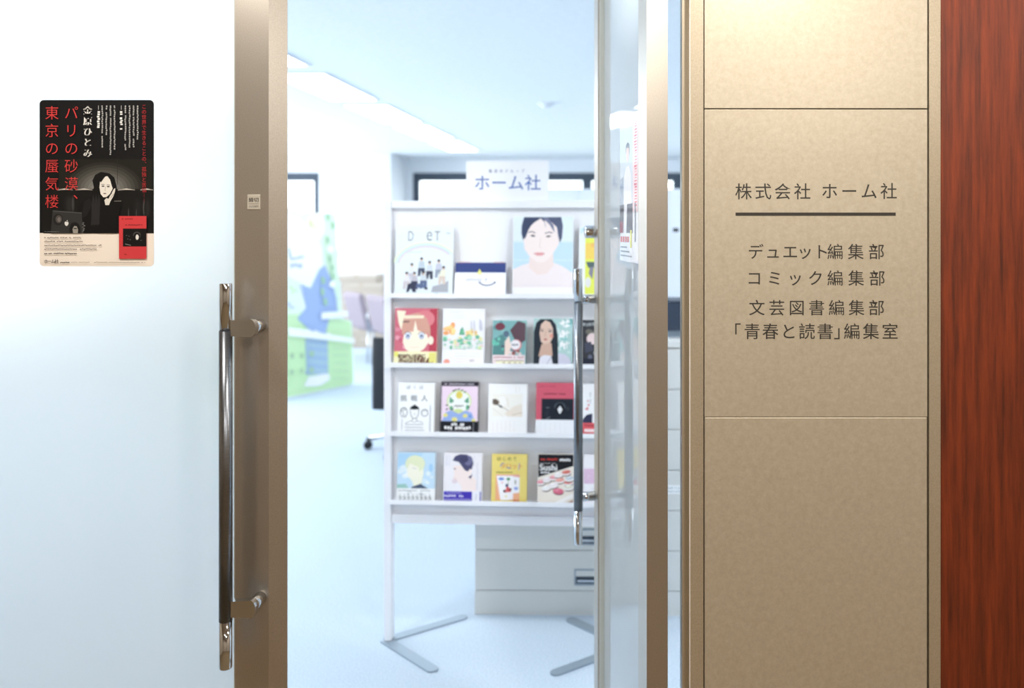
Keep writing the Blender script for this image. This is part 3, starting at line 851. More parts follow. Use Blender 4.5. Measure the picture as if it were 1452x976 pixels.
def art(p):
    p.R(699, 454.5, 745, 503, (126, 176, 178)); p.blobs(700, 456, 744, 500, 14, 2, 5, [(112, 168, 166), (150, 196, 192), (98, 146, 150), (90, 110, 130)])
    p.poly([(723, 468), (734, 455), (745, 458), (745, 482), (734, 490)], (96, 74, 84)); p.E(709, 463, 7, 5.4, (118, 62, 76))
    p.poly([(699, 500), (701, 480), (712, 474), (720, 482), (722, 503), (699, 503)], (86, 136, 136)); p.blobs(700, 478, 722, 496, 10, 2, 3.4, [(104, 188, 170), (80, 84, 104), (120, 196, 180)])
    p.E(732, 489, 8, 8, (206, 130, 134)); p.E(731, 488.5, 7, 6.8, (240, 236, 240)); p.H('試し', 726, 738, 488.6, 6, (110, 110, 124), .03) if False else p.S(726, 486.5, 737, 490.6, (116, 116, 130))
    p.poly([(716, 503), (716, 484), (722, 476), (725, 490), (722, 503)], (236, 216, 206)); p.blobs(724, 497, 742, 503, 6, 1.6, 3, [(150, 90, 84), (230, 216, 214)])
    p.R(699, 503, 745, 518.6, (236, 220, 224)); p.S(701, 505, 743, 508, (176, 120, 128)); p.R(704, 511, 743, 518.4, (240, 236, 208)); p.L([(703, 511), (743, 511)], .8, (90, 80, 80))
    for x in (713, 721, 729, 736): p.R(x, 513, x + 4, 517.6, (190, 178, 150))
book(1, 698.5, 745.5, 454, 518.8, .012, 'small teal and maroon paperback novel, third from left on second tier', (150, 190, 190), art)
def art(p):
    p.R(757, 452, 811, 519, (176, 208, 206)); p.blobs(788, 454, 810, 500, 14, 2, 5, [(150, 202, 200), (196, 222, 220), (120, 176, 176), (210, 228, 226)])
    p.poly([(757, 519), (757, 470), (760, 458), (766, 452.5), (782, 452.5), (788, 460), (791, 476), (792, 519)], (36, 44, 54))
    p.poly([(765, 472), (767, 460), (773, 454), (780, 457), (784, 466), (784, 478), (780, 486), (776, 490), (773, 490), (767, 484)], (222, 192, 176))
    p.poly([(768, 488), (782, 486), (784, 504), (764, 505)], (206, 172, 154)); p.poly([(764, 519), (766, 506), (772, 503), (782, 504), (785, 519)], (226, 226, 236))
    p.E(768.6, 469, 2, .9, (84, 66, 66)); p.E(780, 469.6, 2.4, 1, (64, 74, 84)); p.L([(766, 466.5), (771, 466.6)], .7, (120, 92, 84)); p.L([(777, 466.6), (783, 467)], .7, (120, 92, 84)); p.L([(774, 470), (772.6, 476), (775, 477)], .6, (190, 150, 136)); p.E(773.6, 481, 2.4, 1.1, (176, 84, 80)); p.E(782, 476, 2.6, 3, (224, 160, 146))
    p.L([(782, 506), (776, 515), (770, 519)], .5, (110, 110, 124))
    p.poly([(792, 500), (802, 502), (810, 510), (811, 519), (792, 519)], (206, 206, 222))
    for k, y in enumerate((458, 473, 488)):
        p.blobs(794, y - 4, 806, y + 5, 5, 1.4, 2.6, [(246, 248, 250)]); p.L([(793, y), (808, y - 2)], 1.6, (248, 250, 250)); p.L([(797, y - 5), (800, y + 6)], 1.6, (248, 250, 250)); p.L([(804, y - 5), (804, y + 6)], 1.4, (248, 250, 250))
book(1, 756.5, 811.5, 451.5, 519, .014, 'book with a long black-haired woman on teal, fourth from left on second tier', (170, 200, 200), art)
def art(p):
    p.R(822, 454, 872, 519.4, (54, 56, 62)); p.S(826, 457, 842, 463, (150, 154, 156), False, .7); p.S(846, 457, 868, 463, (150, 154, 156), False, .7); p.blobs(826, 466, 868, 476, 8, 2, 5, [(110, 108, 100), (90, 88, 80), (74, 72, 70)])
    p.E(840, 480, 8, 8, (226, 206, 206)); p.E(860, 484, 8, 9, (222, 200, 200)); p.poly([(829, 486), (838, 484), (842, 496), (830, 500)], (70, 74, 90)); p.blobs(830, 494, 866, 506, 9, 2.5, 5, [(220, 220, 234), (232, 214, 214), (96, 100, 118), (210, 210, 226)]); p.R(822, 508, 872, 519.4, (34, 40, 56))
book(1, 821.5, 872, 453.5, 519.4, .014, 'dark comic with pale figures at the right end of the second tier', (48, 50, 56), art)

# --- third tier
def art(p):
    p.R(564.5, 543, 615.5, 614, (243, 245, 248)); G = (96, 108, 118)
    p.H('ぼくは', 575.5, 600, 548.5, 6.4, G); p.H('挑戦人', 567.5, 606.5, 564, 9.6, (74, 86, 96), .012)
    p.poly([(581.5, 582), (582, 577), (586, 574.5), (588.3, 572.8), (590.5, 574.6), (594.2, 577), (594.6, 583), (593, 579.6), (588, 580.4), (583, 579.8)], (20, 30, 36))
    p.L([(582.4, 582), (583, 588), (586, 592.6), (590.4, 592.6), (593.4, 588), (594, 582)], .7, (70, 80, 88)); p.L([(585.5, 592), (585, 596), (578, 598), (575.5, 601)], .6, G); p.L([(591, 592), (591.6, 596), (598.5, 598), (601, 601)], .6, G); p.arc(588.3, 594, 4, 4, 200, 340, .5, G); p.L([(587, 585), (588.4, 588), (590, 585)], .4, (150, 158, 166))
    p.arc(573, 584, 5, 6.5, 0, 360, .8, G); p.arc(573, 583, 3.2, 5, 20, 200, .7, G); p.arc(573.6, 584, 1.6, 4, 60, 300, .7, G); p.L([(570.5, 589), (570.5, 592)], .6, G); p.L([(576, 589), (575.6, 592)], .6, G)
    p.arc(602.6, 584.5, 4.6, 5, 0, 360, .9, G); p.arc(602.6, 584, 2.6, 2.6, 30, 160, .6, G)
    for k in range(3): p.S(576 - k, 600.4 + k * 4, 601 + k, 602.8 + k * 4, (158, 168, 178), False, .5)
    p.S(570, 594, 572, 612, (150, 160, 170), True, .5); p.S(609.6, 574, 612, 612, (150, 160, 170), True, .5)
book(2, 564.5, 616, 542.5, 614.5, .015, 'white book with a line-drawn man with black hair, left end of third tier', (238, 241, 245), art)
def art(p):
    p.R(626, 541.5, 677.5, 596.5, (234, 214, 232)); p.R(626, 541.5, 677.5, 547, (38, 34, 48)); p.S(629, 543, 673, 545.6, (206, 200, 212), False, .6)
    p.E(651, 568, 17.5, 15.5, (208, 226, 170)); p.E(651, 569, 15.5, 14.5, (238, 242, 240)); p.E(651, 559.6, 4.8, 5.2, (224, 208, 104))
    p.poly([(638, 562), (644, 568), (640, 571), (637, 570)], (98, 160, 130)); p.poly([(664, 562), (658, 568), (662, 571), (665, 570)], (98, 160, 130)); p.E(640, 578, 2.6, 3, (110, 170, 132)); p.E(663, 577, 2.4, 4, (110, 176, 142)); p.E(650, 582, 7, 3, (206, 222, 160))
    for x, y in ((643, 553.6), (646, 552), (650.5, 551.4), (655, 552.6), (659, 555), (634, 574), (665, 576.4), (634, 579.6), (642, 580)): p.L([(x - 1.6, y + .6), (x + 1.2, y - .8)], 1.6, (52, 48, 54))
    p.L([(644, 576), (647, 573.6), (648.6, 576.4), (651, 573.6), (652.6, 576), (655, 573.8), (657.6, 575)], .9, (60, 56, 60))
    p.poly([(627, 596.5), (632, 584), (640, 581), (651, 586), (660, 581), (669, 584), (674, 596.5)], (150, 174, 224))
    for x, y, r in ((632, 588, 3.4), (645, 594, 4.2), (660, 588.6, 3.4), (672, 595, 3)): p.E(x, y, r, r * .8, (222, 222, 150)); p.E(x, y, r * .5, r * .4, (232, 214, 120))
    p.E(667, 589, 2, 2, (110, 150, 214))
def band(q):
    q.H('色気こそ', 641, 658, 600.4, 4.6, (244, 244, 246), .05) if False else q.S(641, 598.2, 658, 602.4, (244, 244, 246), False, .85)
    q.S(631, 603.2, 667.5, 607.6, (244, 244, 246), False, .9); q.S(636, 609.4, 664, 611.2, (130, 122, 136), False, .6); q.S(631, 612, 667, 613.8, (130, 122, 136), False, .6); q.S(671, 598, 673, 613, (140, 140, 150), True, .6)
book(2, 625, 678, 541, 614.8, .014, 'pink and black book with a floral drawing, second from left on third tier', (46, 40, 54), art, band=((16, 18, 28), 596.4, band))
def art(p):
    p.R(693, 545, 746.5, 616, (246, 246, 247)); p.R(697.5, 558, 741, 590, (244, 242, 236))
    p.E(703, 570, 5, 4, (140, 126, 112)); p.poly([(698, 566), (703, 565), (707, 570), (705, 574), (700, 572)], (96, 84, 76)); p.poly([(704, 572), (712, 575), (713, 578), (709, 577)], (70, 76, 76)); p.L([(710, 566), (713, 565)], 1.2, (120, 116, 112)); p.poly([(707, 563), (715, 562), (718, 572), (712, 576)], (248, 247, 246))
    p.L([(713, 577), (720, 581), (724, 586)], .9, (184, 172, 160)); p.L([(719, 564), (721, 576)], 1.2, (230, 224, 214)); p.poly([(716, 586), (728, 576), (740, 572), (741, 590), (720, 590)], (236, 226, 214)); p.L([(726, 588), (741, 584)], 1.0, (206, 192, 176)); p.L([(698, 578), (714, 590)], .6, (222, 218, 210))
    for k in range(6): p.S(699 + k * 6, 596, 700.6 + k * 6, 612, (232, 222, 224), True, .4)
    p.S(731, 547, 732.6, 556, (222, 220, 210), True, .4); p.S(736, 547, 737.6, 556, (222, 220, 210), True, .4)
book(2, 692.5, 747, 544.5, 616, .014, 'plain white book with a small pale reclining photo, third from left on third tier', (246, 246, 247), art)
def art(p):
    p.R(760.5, 543, 813, 617, (206, 92, 112)); p.S(765, 546.5, 788, 548.4, (150, 54, 76), False, .5); p.S(771, 557, 801.5, 559.6, (124, 44, 64), False, .7)
    p.R(768, 565, 813, 595, (26, 34, 46)); p.E(794, 576, 8, 6, (70, 80, 92)); p.E(794, 579, 6.4, 8, (16, 22, 32)); p.poly([(794, 575), (797.6, 580), (795, 586), (793, 586), (790.6, 580)], (226, 228, 232)); p.L([(774.5, 578), (779, 577.5)], .9, (120, 128, 138)); p.E(776, 586, 3, 5, (36, 44, 56)); p.L([(775, 594), (780, 591)], .9, (150, 156, 166)); p.E(805, 579, 2.5, 3, (44, 52, 62))
def band(q):
    for k in range(6): q.S(766 + k * 7, 599, 767.6 + k * 7, 613, (226, 228, 234), True, .4)
book(2, 760, 813.5, 542.5, 617.4, .014, 'crimson book with a black photo and white band, fourth from left on third tier', (198, 84, 104), art, band=((240, 242, 247), 595, band))
def art(p):
    p.R(826, 545, 876, 600, (240, 241, 244)); p.blobs(828, 556, 836, 584, 5, .8, 1.8, [(214, 110, 120)]); p.S(836, 556, 839, 572, (180, 184, 192), True, .5)
    p.poly([(826, 595), (832, 588), (840, 586), (840, 600), (826, 600)], (50, 54, 80)); p.E(858, 576, 9, 12, (226, 206, 200)); p.R(846, 586, 872, 600, (60, 64, 92))
def band(q):
    q.S(829, 602, 873, 604.6, (120, 40, 48), False, .6); q.R(829, 608, 873, 612.4, (244, 222, 224))
book(2, 825.5, 876.5, 544.5, 618, .014, 'white book with a coral red band at the right end of the third tier', (236, 238, 242), art, band=((222, 96, 104), 599.4, band))

# --- bottom tier
def art(p):
    p.R(564, 641.5, 616, 691.5, (196, 222, 242)); p.poly([(564, 642), (600, 642), (590, 652), (576, 656), (564, 662)], (172, 210, 238)); p.blobs(565, 662, 586, 676, 9, 2.5, 5, [(222, 236, 246), (232, 242, 248)]); p.E(611, 662, 3, 6, (164, 206, 238)); p.blobs(600, 668, 614, 684, 6, 2, 4, [(214, 232, 244), (226, 240, 246)])
    p.poly([(577, 664), (583, 650), (600, 652), (601, 670), (598, 684), (588, 690), (584, 680), (578, 674)], (240, 240, 222)); p.E(588.5, 656.5, 14, 12, (226, 232, 198)); p.poly([(577, 666), (581, 656), (590, 660), (594, 662), (594, 674), (586, 676), (578, 673)], (242, 240, 224))
    p.L([(585, 662.5), (590, 663.6)], .8, (170, 176, 190)); p.poly([(563.5, 686), (576, 685), (580, 691.5), (563.5, 691.5)], (154, 196, 190)); p.poly([(584, 689.6), (598, 684.4), (599, 686.6), (608, 691.5), (584, 691.5)], (72, 88, 112))
def band(q):
    q.S(566, 693, 612, 697.5, (170, 176, 182), False, .35); q.blobs(566, 695, 606, 700, 8, .8, 1.8, [(196, 200, 206)])
    for x in range(566, 614, 6): q.L([(x, 701 + x % 3), (x + 4, 704), (x + 1, 708)], .9, (120, 126, 134)); q.L([(x + 2, 699), (x + 5, 709)], .7, (150, 156, 164))
book(3, 563.5, 617, 641, 711, .015, 'pale blue comic with a blond head and sketchy white band, left end of bottom tier', (190, 216, 236), art, band=((240, 242, 244), 691.4, band))
def art(p):
    p.R(629.5, 642.5, 683, 712.4, (236, 234, 240)); 
    for x in (632, 634, 637, 667, 672): p.L([(x, 645), (x, 660)], 1, (216, 216, 230))
    p.poly([(643, 660), (644, 672), (643, 680), (651, 684), (655, 690), (655, 696), (675, 696), (676, 680), (668, 672), (668, 658)], (243, 228, 226))
    p.poly([(641.6, 652), (645, 646), (652, 643), (662, 643.6), (669, 648), (671, 656), (669, 664), (664, 668), (659, 666), (654, 659), (650, 654), (645, 653)], (74, 74, 108)); p.E(664, 652, 6, 7, (110, 110, 146)); p.E(658, 650, 6, 5, (66, 66, 100))
    p.poly([(663, 669), (666, 664), (670, 666), (667, 674)], (246, 232, 230)); p.poly([(664, 676), (670, 671), (668, 678)], (90, 90, 124)); p.L([(643, 676), (648, 680)], .7, (226, 196, 200)); p.E(645, 664, 1.6, .7, (120, 100, 116)); p.E(645, 682, 4, 3, (226, 212, 220))
    p.S(676, 655, 679, 694, (206, 208, 222), True, .4)
def band(q):
    q.R(630, 696, 670, 712.6, (64, 52, 172)); q.S(632, 697.5, 656, 700, (170, 164, 224), False, .5); q.S(631, 701, 659, 705, (226, 224, 246), False, .6); q.S(631, 706.4, 668, 709, (180, 174, 228), False, .55); q.S(631, 709.8, 668, 712, (170, 164, 224), False, .55); q.S(675, 700, 677.5, 711, (190, 192, 206), True, .5); q.R(681, 696, 683, 712.6, (110, 104, 170))
book(3, 629, 683.5, 642, 712.6, .015, 'white comic with a dark-haired head and violet band, second from left on bottom tier', (232, 232, 238), art, band=((234, 236, 244), 695.6, band))
def art(p):
    p.R(697.5, 644, 746.5, 714, (234, 214, 124))
    p.H('はじめて', 704, 733, 649.4, 6.6, (106, 110, 62), .01); p.H('タロット', 708.5, 742, 660, 8.6, (226, 156, 92), .04)
    p.L([(709, 661), (712, 656), (715, 656.4)], 1.2, (124, 126, 190)); p.L([(718, 662), (724, 663.6)], 1.2, (120, 120, 190)); p.L([(736, 656), (735.4, 666)], 1.2, (170, 160, 200)); p.S(703.6, 668, 727, 671, (120, 116, 60), False, .5)
    p.poly([(703, 673), (736, 672), (737, 709), (703, 709)], (238, 176, 138)); p.R(704, 672.4, 737, 676, (232, 170, 160)); p.poly([(704, 674), (728, 674), (728, 708), (710, 709)], (246, 244, 248)); p.poly([(726, 675), (737, 676), (737, 698), (724, 700)], (243, 243, 248)); p.poly([(708, 690), (722, 686), (723, 709), (711, 709)], (248, 246, 248))
    p.E(711, 678.6, 4, 2.2, (120, 150, 214)); p.E(721, 678.6, 2.8, 1.8, (92, 160, 118)); p.E(731, 683, 1, 3.6, (150, 150, 140)); p.E(732, 692, 3, 2.4, (150, 168, 222)); p.E(719, 688, 2, 2.4, (56, 60, 110)); p.poly([(716, 698), (719, 690), (722, 690), (725, 697)], (216, 100, 100)); p.E(715.6, 696, 1.6, 2, (70, 40, 60)); p.E(724, 693.6, 1.8, 2, (110, 50, 60)); p.E(712, 684, 1.6, 1, (232, 180, 190)); p.E(718, 703.4, 1.6, 1.2, (232, 222, 150))
    p.S(728.6, 708, 738, 711.6, (206, 110, 70), False, .8); p.L([(721, 680), (721, 687)], .6, (100, 160, 120))
book(3, 697, 747, 643.5, 714, .013, 'yellow book with scattered white cards, third from left on bottom tier', (228, 206, 112), art)
def art(p):
    p.R(763, 643.5, 813, 716, (240, 232, 222)); p.poly([(763, 643.5), (813, 643.5), (813, 660), (763, 677)], (20, 22, 30))
    p.S(766.4, 649, 791, 652.2, (196, 62, 56), False, .8); p.S(793.5, 649, 809, 653, (240, 240, 242), False, .9); p.S(765, 656, 788, 657.2, (210, 210, 214), False, .5)
    p.W('Sushi', 765, 789.4, 667, 658, (246, 246, 248)); p.W('Sushi', 765.5, 790, 667, 658, (246, 246, 248)); p.S(764.6, 668.6, 779, 671.4, (240, 240, 242), False, .8)
    def sushi(x, y, c, w=6.5, rot=-.15):
        p.E(x + .6, y + 2.4, w, 3.4, (118, 92, 82), 14, rot); p.E(x, y + 1.2, w, 3.3, (246, 244, 244), 14, rot); p.E(x, y - .6, w * .96, 2.8, c, 14, rot); p.E(x - w * .2, y - 1.6, w * .5, 1, tuple(min(255, v + 26) for v in c), 10, rot)
    for x, y, c in ((767.5, 684, (222, 150, 160)), (776, 680, (236, 226, 228)), (785.5, 677, (226, 160, 168)), (792, 672.6, (238, 232, 230)), (803, 669.4, (212, 120, 110)), (794, 681, (228, 160, 150)), (806, 684, (222, 130, 122)), (785, 688, (240, 232, 234)), (774.6, 692, (240, 238, 238)), (807, 691, (222, 220, 206)), (808, 678, (196, 206, 214))): sushi(x, y, c)
    p.E(792, 697.5, 7.6, 4.6, (130, 70, 80), 16, .1); p.E(792, 696.6, 7.6, 4.3, (216, 112, 138), 16, .1); p.E(790, 695.2, 4, 1.6, (232, 146, 166), 12)
    p.poly([(781, 716), (800, 706), (813, 700), (813, 706), (792, 716)], (248, 246, 244)); p.poly([(800, 715), (813, 709), (813, 715)], (176, 140, 124))
book(3, 762.5, 813.5, 643, 716, .013, 'black-topped sushi cookbook with rows of sushi, fourth from left on bottom tier', (232, 226, 218), art)
def art(p):
    p.R(828, 645, 877, 716.6, (242, 240, 246)); p.R(828, 664, 877, 686, (232, 206, 228))
    for k in range(7): p.S(829, 665 + k * 3, 876, 667 + k * 3, (206, 160, 200), False, .6)
    p.S(846, 650, 872, 654, (150, 150, 160)); p.S(840, 692, 872, 694, (206, 200, 212))
book(3, 827.5, 877.5, 644.5, 716.6, .013, 'white book with a lilac panel at the right end of the bottom tier', (240, 238, 244), art)

# ------------------------------------------------------------------ drawer cabinet behind the rack
CRZ = math.radians(-1.0)
CLOC = Vector((at(673, 0, 3.495).x, 3.495, 0))
CW, CD, CH = 0.90, 0.45, 1.085
cab = thing('drawer_cabinet', 'white wide six-drawer office cabinet standing behind the rack', 'cabinet', CLOC, CRZ)
MB().box(0, CW, .016, CD, 0, CH - .026, M_cab).box(0, CW, 0, CD + .002, CH - .026, CH, M_cab, .002).box(0, CW, .001, .016, 0, .095, M_cab).build('body', cab)
for i in range(6):
    z0 = .0975 + i * .1598
    d = MB().box(.0015, CW - .0015, 0, .0155, z0, z0 + .157, M_cab, .0015).build('drawer', cab)
    hz = z0 + .022
    cxh = .452
    hd = MB()
    hd.box(cxh - .056, cxh + .056, -.003, -.0005, hz, hz + .006, M_grey).box(cxh - .056, cxh + .056, -.003, -.0005, hz + .058, hz + .064, M_grey)
    hd.box(cxh - .056, cxh - .050, -.003, -.0005, hz + .006, hz + .058, M_grey).box(cxh + .050, cxh + .056, -.003, -.0005, hz + .006, hz + .058, M_grey)
    hd.box(cxh - .050, cxh + .050, -.0015, -.0004, hz + .006, hz + .036, mat('recess_dark', (62, 74, 88), .6))
    hd.box(cxh - .044, cxh + .050, -.006, -.0016, hz + .014, hz + .022, M_chrome)
    hd.box(cxh - .050, cxh + .050, -.004, -.0006, hz + .036, hz + .058, M_cab)
    hd.build('drawer_handle', d)
    if i == 2:
        lb = MB().box(.76, .86, -.0012, -.0002, z0 + .065, z0 + .10, ink((240, 243, 245)))
        p = Print(lb, lambda x, y: (x, y), -.0013)
        for q in range(3): p.S(.765 + .03 * q, z0 + .072, .79 + .03 * q, z0 + .078, (150, 166, 176)); p.S(.765 + .03 * q, z0 + .086, .785 + .03 * q, z0 + .092, (130, 150, 166))
        lb.build('drawer_label', d)
# dark file box on the cabinet
fb = thing('file_box', 'dark blue-black file box with a grey foot on top of the drawer cabinet', 'box', CLOC + Vector((.765, .1, CH + .0005)), CRZ)
mbx = MB().prism([(-.02, .03), (0, .0), (.25, .0), (.25, .21), (.0, .21), (-.015, .11)], .028, .142, mat('box_navy', (48, 60, 78), .5))
mbx.build('box_body', fb)
MB().prism([(.0, .03), (.004, .02), (.246, .02), (.246, .2), (.004, .2)], 0, .028, M_grey).build('box_foot', fb)
MB().box(.0, .25, 0.0, .21, .142, .15, mat('box_lid', (40, 50, 66), .45), .003).build('box_lid', fb)

# ------------------------------------------------------------------ farther office furniture
# white desk partition and tall cabinets seen in the slit beside the open door
pt = thing('partition_screen', 'white free-standing office partition beyond the drawer cabinet', 'partition', (0.05, 6.2, 0))
MB().box(-.15, .95, 0, .04, .04, 1.515, M_white, .004).build('screen', pt)
for x in (-.1, .86): MB().box(x, x + .04, -.15, .19, 0, .04, M_grey).build('partition_foot', pt)
sb = MB().box(0.245, 0.285, 6.205, 6.235, 1.5155, 1.542, M_black, .003).build('small_box')
tag(sb, 'small black box on top of the white partition', 'box')
for i in range(2):
    t = thing('tall_cabinet', ['tall pale cabinet below the back windows, behind the header board', 'tall pale cabinet below the back windows, seen through the slit by the door'][i], 'cabinet', (-.98 + i * .84, 8.1, 0), 0, 'tall cabinets at the back')
    MB().box(0, .835, .018, .45, 0, 1.91, M_white).build('body', t)
    for k in range(2):
        dr = MB().box(.003 + k * .4155, .4145 + k * .4175, 0, .0175, .06, 1.9, M_white, .002).build('cabinet_door', t)
        MB().box(.37 + k * .075, .385 + k * .075, -.012, -.0003, .95, 1.1, M_grey, .002).build('door_handle', dr)

# cardboard standee
SP1 = Vector((-2.82, 8.75, 0)); sd = Vector((.433, .90, 0)).normalized()
SRZ = math.atan2(sd.y, sd.x)
st = thing('cardboard_standee', 'life-size green cardboard standee with a figure in blue trousers', 'standee', SP1, SRZ)
fs = lambda x, y: on_plane(SP1, SRZ, x, y)
mb = MB()
outline = [(388, 569), (496, 546.5), (500, 544.5), (502, 541), (499, 457), (497, 454.5), (486, 452), (483, 400), (477, 392), (478, 372), (482, 360), (477, 350), (475, 330), (478, 312), (474, 303), (462, 302), (452, 305), (440, 300), (428, 303), (410, 296), (388, 290)]
q = [fs(*t) for t in outline]
zmin = min(z for x, z in q)
q = [(x, max(z, .004)) for x, z in q]
mb.prism(q, 0, .012, ink((232, 242, 236)), 'y')
p = Print(mb, fs, -.0004, .0003)
p.ink = lambda c: ink(tuple(int(v + (255 - v) * .38) for v in c))  # inks washed towards white: bright office haze put into the print colours
p.poly([(388, 567), (496, 545.5), (499.5, 543.5), (501, 540), (498, 458), (496, 455.5), (484, 453), (470, 453), (450, 448), (420, 440), (388, 440)], (176, 226, 146))
p.poly([(388, 400), (418, 404), (426, 446), (388, 446)], (216, 236, 206)); p.blobs(408, 408, 420, 440, 8, 2, 4, [(186, 226, 160), (226, 238, 236), (170, 190, 226)])
p.poly([(457, 303), (474, 303), (477, 330), (476, 350), (479, 372), (480, 400), (484, 452), (470, 452), (466, 400), (458, 350)], (206, 238, 196))
p.E(447, 322, 13, 20, (244, 240, 206)); p.E(440, 318, 3, 7, (206, 222, 130)); p.E(446, 322, 2, 7, (222, 226, 160))
p.poly([(388, 300), (420, 306), (432, 316), (446, 330), (456, 352), (458, 384), (440, 410), (408, 392), (388, 380)], (244, 246, 250))
p.poly([(426, 404), (440, 408), (452, 382), (460, 376), (470, 398), (477, 424), (478, 446), (466, 452), (462, 470), (462, 500), (464, 532), (432, 530), (440, 500), (440, 470), (421, 452), (434, 436)], (108, 142, 206))
p.poly([(432, 480), (464, 480), (465, 530), (434, 532)], (124, 164, 190))
for y in (484, 494, 506, 518): p.L([(436, y), (464, y + 3)], 2.2, (96, 136, 196))
p.L([(408, 352), (412, 368), (430, 364)], 2.4, (96, 122, 184)); p.S(411, 373, 430, 381, (130, 150, 206), False, .7); p.L([(472, 420), (479, 448)], 2, (104, 136, 200))
p.poly([(430, 548), (437, 534), (446, 533), (456, 530), (466, 530), (467, 538), (456, 546), (447, 548)], (240, 241, 244))
for x, y in ((464, 308), (471, 320), (463, 340), (466, 368), (469, 380), (470, 392), (456, 398), (455, 414), (459, 428)):
    for k in range(3): p.L([(x - 3 + k * 1.5, y - 4 + k * 2), (x + 3, y - 3 + k * 3)], 1.4, (106, 168, 112)); p.L([(x + k - 2, y - 5), (x - 1 + k, y + 5)], 1.2, (124, 184, 124))
for x, y, r in ((466, 354, 5), (469, 403, 5)): p.E(x, y, r, r, (246, 248, 246))
p.poly([(453, 443), (491, 441), (491, 449), (453, 453)], (248, 249, 250)); p.poly([(406, 464), (500, 480), (500, 487), (406, 476)], (246, 249, 246))
for k in range(8): p.blobs(423 + k * 6, 466 + k * 1.4, 427 + k * 6, 470 + k * 1.4, 2, 2, 3, [(246, 249, 246)])
for k in range(3):
    for j in range(2): p.H('図書室'[k], 409 + k * 14, 417 + k * 14, 504 + j * 22, 9, (124, 170, 110)) if False else p.S(408 + k * 14, 500 + j * 22 - k, 417 + k * 14, 509 + j * 22 - k, (124, 172, 112), False, .8)
for k in range(5): p.S(468, 492 + k * 11, 492, 494.4 + k * 11, (134, 186, 126), False, .5)
mb.build('printed_board', st)
sup = MB().prism([(.013, .002), (.33, .002), (.013, .8)], -.62, -.612, ink((206, 196, 176)), 'x').build('support_strut', st)

# flat cartons stacked near the back wall
def carton(x, y, z, w, d, h, rz, label):
    t = MB()
    t.box(-w / 2, w / 2, -d / 2, d / 2, 0, h - .004, mat('carton_board', (188, 174, 160), .8), .003)
    t.box(-w / 2 - .002, w / 2 + .002, -d / 2 - .002, d / 2 + .002, h - .03, h, mat('carton_lid', (204, 192, 180), .8), .002)
    t.box(-.025, .025, -d / 2 - .0026, d / 2 + .0026, h - .034, h + .0005, mat('carton_tape', (190, 172, 150), .4))
    o = t.build('carton'); o.location = (x, y, z); o.rotation_euler = (0, 0, rz)
    tag(o, label, 'box', 'pale cartons stacked by the far wall')
cz = 0.0
NM = ['lowest', 'second from the floor', 'third from the floor', 'fourth from the floor', 'fourth from the top', 'third from the top', 'second from the top', 'topmost']
for i in range(8):
    h = (.13, .12, .115, .12, .11, .115, .12, .11)[i]
    carton(-3.62 + (-.03, .02, .0, -.02, .03, .0, .02, -.06)[i], 11.7, cz, (.66, .62, .64, .6, .62, .6, .58, .5)[i], .45, h, (.02, -.03, .0, .04, -.02, .03, -.04, .05)[i], 'pale flat carton behind the mauve chairs, ' + NM[i] + ' of its stack')
    cz += h + .001

# mauve lounge chairs
M_mauve = noisy('mauve_fabric', (150, 138, 148), (164, 152, 162), 90, .9)
def lounge_chair(loc, rz, label):
    t = thing('lounge_chair', label, 'chair', loc, rz, 'mauve chairs at the back')
    MB().box(-.27, .27, -.26, .20, .34, .45, M_mauve, .03).build('seat', t)
    pr = [(.19, .40), (.26, .38), (.35, .76), (.33, .81), (.28, .79)]
    bk = MB().prism(pr, -.26, .26, M_mauve, 'x').build('backrest', t)
    bv = bk.modifiers.new('bevel', 'BEVEL'); bv.width = .02; bv.segments = 3
    for sx in (-1, 1):
        MB().tube([(sx * .30, .24, .36), (sx * .30, .26, .56), (sx * .30, .22, .60), (sx * .30, -.16, .60), (sx * .30, -.22, .56), (sx * .30, -.22, .36)], .010, M_chrome, 10).build('armrest', t)
        for sy in (-.22, .24):
            MB().tube([(sx * .285, sy, .36), (sx * .30, sy + (.02 if sy > 0 else -.02), 0)], .013, M_chrome, 10).build('leg', t)
    return t
lounge_chair((-3.10, 10.55, 0), math.radians(128), 'mauve fabric lounge chair nearest the pale cartons')
lounge_chair((-2.66, 10.0, 0), math.radians(128), 'mauve fabric lounge chair half hidden by the book rack')

